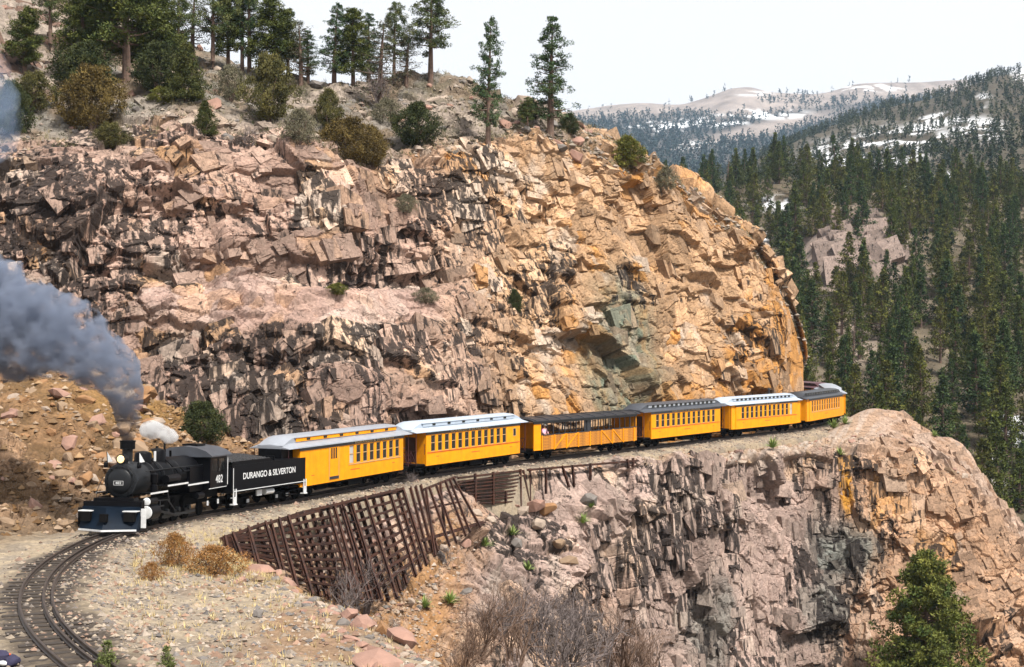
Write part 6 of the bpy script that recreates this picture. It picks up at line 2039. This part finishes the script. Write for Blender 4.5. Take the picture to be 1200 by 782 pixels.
# the big conifer low in front of the lower cliff
BIGP = pine_meshes(1500, 12, 4.6, .05, 130, 1, 70, .15, hue=(.045, .065, .016), hue2=(.16, .16, .035), conical=.75, crad=.55, clumps=6)
p = on(B_P, 1088, 885)
s = F / p[1]
plant('conifer', 'tree', 'bright olive green conifer rising in front of the lower cliff', p, BIGP, TC, (885 - 655) / s / 12, rz=.4)
p2_ = on(B_P, 1035, 890)
plant('conifer', 'tree', 'low bushy conifer crowding the foot of the bright olive one', p2_, NEARP[2], TC, .7)
# ------------------------------------------------------------------ passenger at the front of the open car
def skin_figure(name, pts, edges, rad, root, m, parent):
    me_ = bpy.data.meshes.new(name); me_.from_pydata(pts, edges, []); me_.materials.append(m)
    o = new_obj(name, me_, parent)
    md = o.modifiers.new('skin', 'SKIN')
    sv = me_.skin_vertices[0].data if me_.skin_vertices else None
    if sv is None:
        return o
    for i, r in enumerate(rad): sv[i].radius = (r, r); sv[i].use_root = (i == root)
    o.modifiers.new('sub', 'SUBSURF').levels = 1; o.modifiers['sub'].render_levels = 1
    return o


M_PINK = mat('pink_white_jacket', (.75, .55, .60), rough=.8, col2=(.60, .10, .25), nscale=7)
M_JEANS = mat('blue_trousers', (.05, .07, .13), rough=.85, noise=.2)
M_SKIN = mat('skin', (.42, .24, .17), rough=.6)
M_HAIR = mat('pale_hat', (.70, .68, .64), rough=.8, noise=.1)
G = cars[2]
gm_ = G.matrix_basis.copy() if False else (Matrix.Translation(Vector(G.location)) @ G.rotation_euler.to_matrix().to_4x4())
PER = empty('person'); PER.matrix_basis = gm_ @ Matrix.Translation((5.15, .95, .88)) @ Matrix.Rotation(math.pi / 2, 4, 'Z')
tag(PER, 'person in a pink and white jacket leaning on the side of the open car', 'person')
# body facing local +x (outwards): pelvis, chest, neck, head base, arms resting on the rail, legs
pts = [(0, 0, .92), (.03, 0, 1.15), (.06, 0, 1.38), (.07, 0, 1.50), (.08, 0, 1.60), (.085, 0, 1.70),
       (.06, .20, 1.40), (.16, .27, 1.16), (.30, .14, 1.09), (.06, -.20, 1.40), (.16, -.27, 1.16), (.30, -.14, 1.09),
       (0, .10, .88), (.02, .11, .48), (0, .12, .06), (.14, .13, .04), (0, -.10, .88), (.02, -.11, .48), (0, -.12, .06), (.14, -.13, .04)]
edges = [(0, 1), (1, 2), (2, 3), (3, 4), (4, 5), (2, 6), (6, 7), (7, 8), (2, 9), (9, 10), (10, 11), (0, 12), (12, 13), (13, 14), (14, 15), (0, 16), (16, 17), (17, 18), (18, 19)]
rad = [.14, .14, .16, .06, .09, .085, .075, .055, .04, .075, .055, .04, .09, .065, .045, .04, .09, .065, .045, .04]
BODY = skin_figure('body', pts, edges, rad, 0, M_SKIN, PER)
# clothing: jacket with sleeves, trousers
skin_figure('jacket', [pts[0], pts[1], pts[2], (.065, 0, 1.45)] + [pts[i] for i in (6, 7, 9, 10)] + [(.27, .165, 1.10), (.27, -.165, 1.10)], [(0, 1), (1, 2), (2, 3), (2, 4), (4, 5), (2, 6), (6, 7), (5, 8), (7, 9)], [.165, .165, .185, .085, .095, .075, .095, .075, .055, .055], 1, M_PINK, PER)
skin_figure('trousers', [(0, 0, .94)] + [pts[i] for i in (12, 13)] + [(0, .12, .1)] + [pts[i] for i in (16, 17)] + [(0, -.12, .1)], [(0, 1), (1, 2), (2, 3), (0, 4), (4, 5), (5, 6)], [.15, .105, .08, .065, .105, .08, .065], 0, M_JEANS, PER)
MB().lathe([(.17, 1.70), (.17, 1.715), (.11, 1.72), (.108, 1.80), (.06, 1.83), (.01, 1.835)], 'z', (.085, 0, 0), 14).build('sun_hat', M_HAIR, PER, True)
fm = MB()
for y in (-.035, .035): fm.box(.165, .180, y - .012, y + .012, 1.645, 1.66)
fm.build('eyes', M_BLACK, PER)
MB().add([(.165, -.015, 1.64), (.165, .015, 1.64), (.20, 0, 1.605), (.165, 0, 1.60)], [(0, 1, 2), (0, 2, 3), (1, 3, 2), (0, 3, 1)]).build('nose', M_SKIN, PER)
MB().box(.165, .178, -.025, .025, 1.567, 1.577).build('mouth', M_MAROON, PER)
hm_ = MB()
for s in (-1, 1):
    hb_ = Vector((.30, s * .14, 1.09))
    for k in range(4):
        hb2 = hb_ + Vector((.02, s * (.03 - .022 * k), 0)); hm_.tube([hb2, hb2 + Vector((.05, -s * .004, .0)), hb2 + Vector((.075 - .004 * k, -s * .006, -.03))], [.011, .010, .008], 6)
    hm_.tube([hb_ + Vector((-.01, -s * .035, .0)), hb_ + Vector((.02, -s * .065, .005)), hb_ + Vector((.05, -s * .07, -.005))], [.012, .011, .009], 6)
hm_.build('fingers', M_SKIN, BODY)['kind'] = 'stuff'

# a dark bundle left by the track
M_NAVY = mat('navy_cloth', (.018, .016, .045), rough=.85, noise=.4, nscale=6)
bp = at_z(4, 780, 1.35); z, _, _ = ground_z(np.array([bp[0]]), np.array([bp[1]])); bp[2] = z[0]
BUN = empty('cloth_bundle', tuple(bp)); tag(BUN, 'dark navy bundle with white and red trim lying beside the track', 'bundle')
for nm, mm, c, rr in (('navy_fold', M_NAVY, (-.15, .1, .16), (.32, .22, .2)), ('navy_fold', M_NAVY, (.22, 0, .12), (.2, .2, .15)), ('white_trim', M_WHITE, (.05, -.14, .10), (.13, .06, .06)), ('red_trim', M_RED, (.1, .1, .26), (.05, .04, .03))):
    v = MB().lathe([(.02, -1), (.55, -.8), (.9, -.4), (1, 0), (.85, .5), (.5, .85), (.02, 1)], 'z', n=12)
    q = np.array(v.v); q *= 1 + .22 * vnoise(q[:, 0] * 2 + c[0] * 9, q[:, 1] * 2, q[:, 2] * 2, 9)[:, None]
    v.v = [tuple(p) for p in q * np.array(rr) + np.array(c)]
    v.build(nm, mm, BUN, True)

# ------------------------------------------------------------------ smoke and steam
def volume_mat(name, density, c_lo, c_hi, z0, z1, scale, thr, soft, aniso=.2):
    m = bpy.data.materials.new(name); m.use_nodes = True
    N, L = m.node_tree.nodes, m.node_tree.links
    N.remove(N['Principled BSDF'])
    pv = N.new('ShaderNodeVolumePrincipled')
    pv.inputs['Anisotropy'].default_value = aniso
    tc = N.new('ShaderNodeTexCoord')
    no = N.new('ShaderNodeTexNoise'); no.inputs['Scale'].default_value = scale; no.inputs['Detail'].default_value = 5; no.inputs['Roughness'].default_value = .6
    L.new(tc.outputs['Object'], no.inputs['Vector'])
    mr = N.new('ShaderNodeMapRange'); mr.inputs[1].default_value = thr; mr.inputs[2].default_value = thr + soft; mr.inputs[3].default_value = 0; mr.inputs[4].default_value = density
    L.new(no.outputs['Fac'], mr.inputs[0]); 
    sx = N.new('ShaderNodeSeparateXYZ'); L.new(tc.outputs['Object'], sx.inputs[0])
    zr = N.new('ShaderNodeMapRange'); zr.inputs[1].default_value = z0; zr.inputs[2].default_value = z1
    L.new(sx.outputs['Z'], zr.inputs[0])
    mx = N.new('ShaderNodeMix'); mx.data_type = 'RGBA'; mx.inputs[6].default_value = (*c_lo, 1); mx.inputs[7].default_value = (*c_hi, 1)
    L.new(zr.outputs[0], mx.inputs['Factor']); L.new(mx.outputs[2], pv.inputs['Color'])
    dz = N.new('ShaderNodeMapRange'); dz.inputs[1].default_value = z0; dz.inputs[2].default_value = z1; dz.inputs[3].default_value = 1.6; dz.inputs[4].default_value = .75
    L.new(sx.outputs['Z'], dz.inputs[0])
    mu = N.new('ShaderNodeMath'); mu.operation = 'MULTIPLY'; L.new(mr.outputs[0], mu.inputs[0]); L.new(dz.outputs[0], mu.inputs[1])
    L.new(mu.outputs[0], pv.inputs['Density'])
    L.new(pv.outputs[0], N['Material Output'].inputs['Volume'])
    return m


def plume(name, label, path, mat_, seed, lump=.34, n=72, rings=150):
    """A billowing closed body along a path of (x, y, z, radius)."""
    path = np.array(path, float)
    k = np.concatenate([[0], np.cumsum(np.linalg.norm(np.diff(path[:, :3], axis=0), axis=1))])
    q = hermite(path, k, np.linspace(0, k[-1], rings))
    d = np.gradient(q[:, :3], axis=0); d /= np.linalg.norm(d, axis=1, keepdims=True)
    s = np.cross(d, (0, 1, 0)); s /= np.linalg.norm(s, axis=1, keepdims=True); u = np.cross(s, d)
    t = np.linspace(0, 2 * np.pi, n, endpoint=False)
    tt = np.linspace(0, 1, rings)
    cap = np.sqrt(np.clip(1 - np.clip((tt - .88) / .12, 0, 1) ** 2, .0, 1)) 
    P = q[:, None, :3] + (np.cos(t)[None, :, None] * s[:, None] + np.sin(t)[None, :, None] * u[:, None]) * (q[:, 3] * np.maximum(cap, .02))[:, None, None]
    c = P - q[:, None, :3]
    R = q[:, 3][:, None]
    ns = 0
    for o_, a in ((1.1, .8), (2.4, .55), (5.0, .35)):
        ns = ns + a * (1 - 2 * np.abs(vnoise(P[..., 0] * o_ / R.mean() * .6, P[..., 1] * o_ / R.mean() * .6, P[..., 2] * o_ / R.mean() * .6, seed + int(o_ * 10))))
    P = q[:, None, :3] + c * (1 + lump * ns * np.clip(tt * 6, .05, 1)[:, None])[..., None]
    v = P.reshape(-1, 3)
    i = np.arange(rings * n).reshape(rings, n)
    qd = np.stack([i[:-1], np.roll(i[:-1], -1, 1), np.roll(i[1:], -1, 1), i[1:]], -1).reshape(-1, 4)
    v = np.concatenate([v, q[:1, :3], q[-1:, :3]]); a, b = len(v) - 2, len(v) - 1
    tr = [(a, (j + 1) % n, j) for j in range(n)] + [(b, (rings - 1) * n + j, (rings - 1) * n + (j + 1) % n) for j in range(n)]
    tr = np.array(tr)
    vol = np.einsum('ij,ij->i', v[qd[:, 0]], np.cross(v[qd[:, 1]], v[qd[:, 2]])).sum() + np.einsum('ij,ij->i', v[qd[:, 0]], np.cross(v[qd[:, 2]], v[qd[:, 3]])).sum() + np.einsum('ij,ij->i', v[tr[:, 0]], np.cross(v[tr[:, 1]], v[tr[:, 2]])).sum()
    if vol < 0: qd, tr = qd[:, ::-1], tr[:, ::-1]
    o = tag(new_obj(name, np_mesh(name, v, qd, tr, mats=[mat_])), label, kind='stuff')
    return o


stack = (Matrix.Translation(Vector(ENG.location)) @ ENG.rotation_euler.to_matrix().to_4x4()) @ Vector((8.85, 0, 3.98))
sY = stack.y
def sm(x, y, dY, r): return (*at(x, y, sY + dY), r)
V_SMOKE = volume_mat('coal_smoke', 4.2, (.07, .055, .055), (.36, .41, .52), stack.z, stack.z + 3.4, 1.15, .44, .17)
plume('coal_smoke', 'thick blue grey coal smoke rolling back from the smokestack', [(stack.x, stack.y, stack.z - .05, .25), sm(150, 492, .2, .52), sm(147, 466, .5, .68), sm(131, 434, 1.0, 1.0), sm(97, 408, 1.5, 1.4), sm(55, 386, 2, 1.75), sm(10, 378, 2.5, 1.95), sm(-45, 350, 3, 2.0), sm(-100, 335, 3.5, 1.9)], V_SMOKE, 5)
V_STEAM = volume_mat('white_steam', 5.0, (.97, .97, .98), (.98, .98, .99), 0, 10, 2.2, .34, .2, .3)
wh = (Matrix.Translation(Vector(ENG.location)) @ ENG.rotation_euler.to_matrix().to_4x4()) @ Vector((5.0, .12, 3.78))
def st(x, y, dY, r): return (*at(x, y, wh.y + dY), r)
plume('steam_jet', 'small white steam jet blowing from the whistle', [(wh.x, wh.y, wh.z, .07), st(203, 514, -.2, .22), st(190, 507, -.5, .33), st(175, 504, -.8, .36), st(163, 503, -1.0, .25)], V_STEAM, 6, .25, 24, 40)
V_WISP = volume_mat('thin_smoke', .16, (.45, .6, .85), (.45, .6, .85), 0, 40, .35, .35, .3)
plume('smoke_wisp', 'thin blue smoke drifting in front of the steep slope', [(*at(-25, 195, 84), .6), (*at(-18, 160, 85), 1.6), (*at(-20, 120, 86), 1.9), (*at(-35, 80, 87), 1.6), (*at(-50, 60, 88), .8)], V_WISP, 7, .3, 28, 36)

# ------------------------------------------------------------------ the air
hz = MB().box(-3600, 3600, -60, 4900, -76.5, 700)
M_AIR = bpy.data.materials.new('clear_mountain_air'); M_AIR.use_nodes = True
N, L = M_AIR.node_tree.nodes, M_AIR.node_tree.links
N.remove(N['Principled BSDF'])
pv = N.new('ShaderNodeVolumePrincipled'); pv.inputs['Color'].default_value = (.55, .75, 1, 1); pv.inputs['Density'].default_value = .00006; pv.inputs['Anisotropy'].default_value = .1
L.new(pv.outputs[0], N['Material Output'].inputs['Volume'])
if HAZE: tag(hz.build('haze', M_AIR), 'faint blue haze in the valley air', kind='stuff')
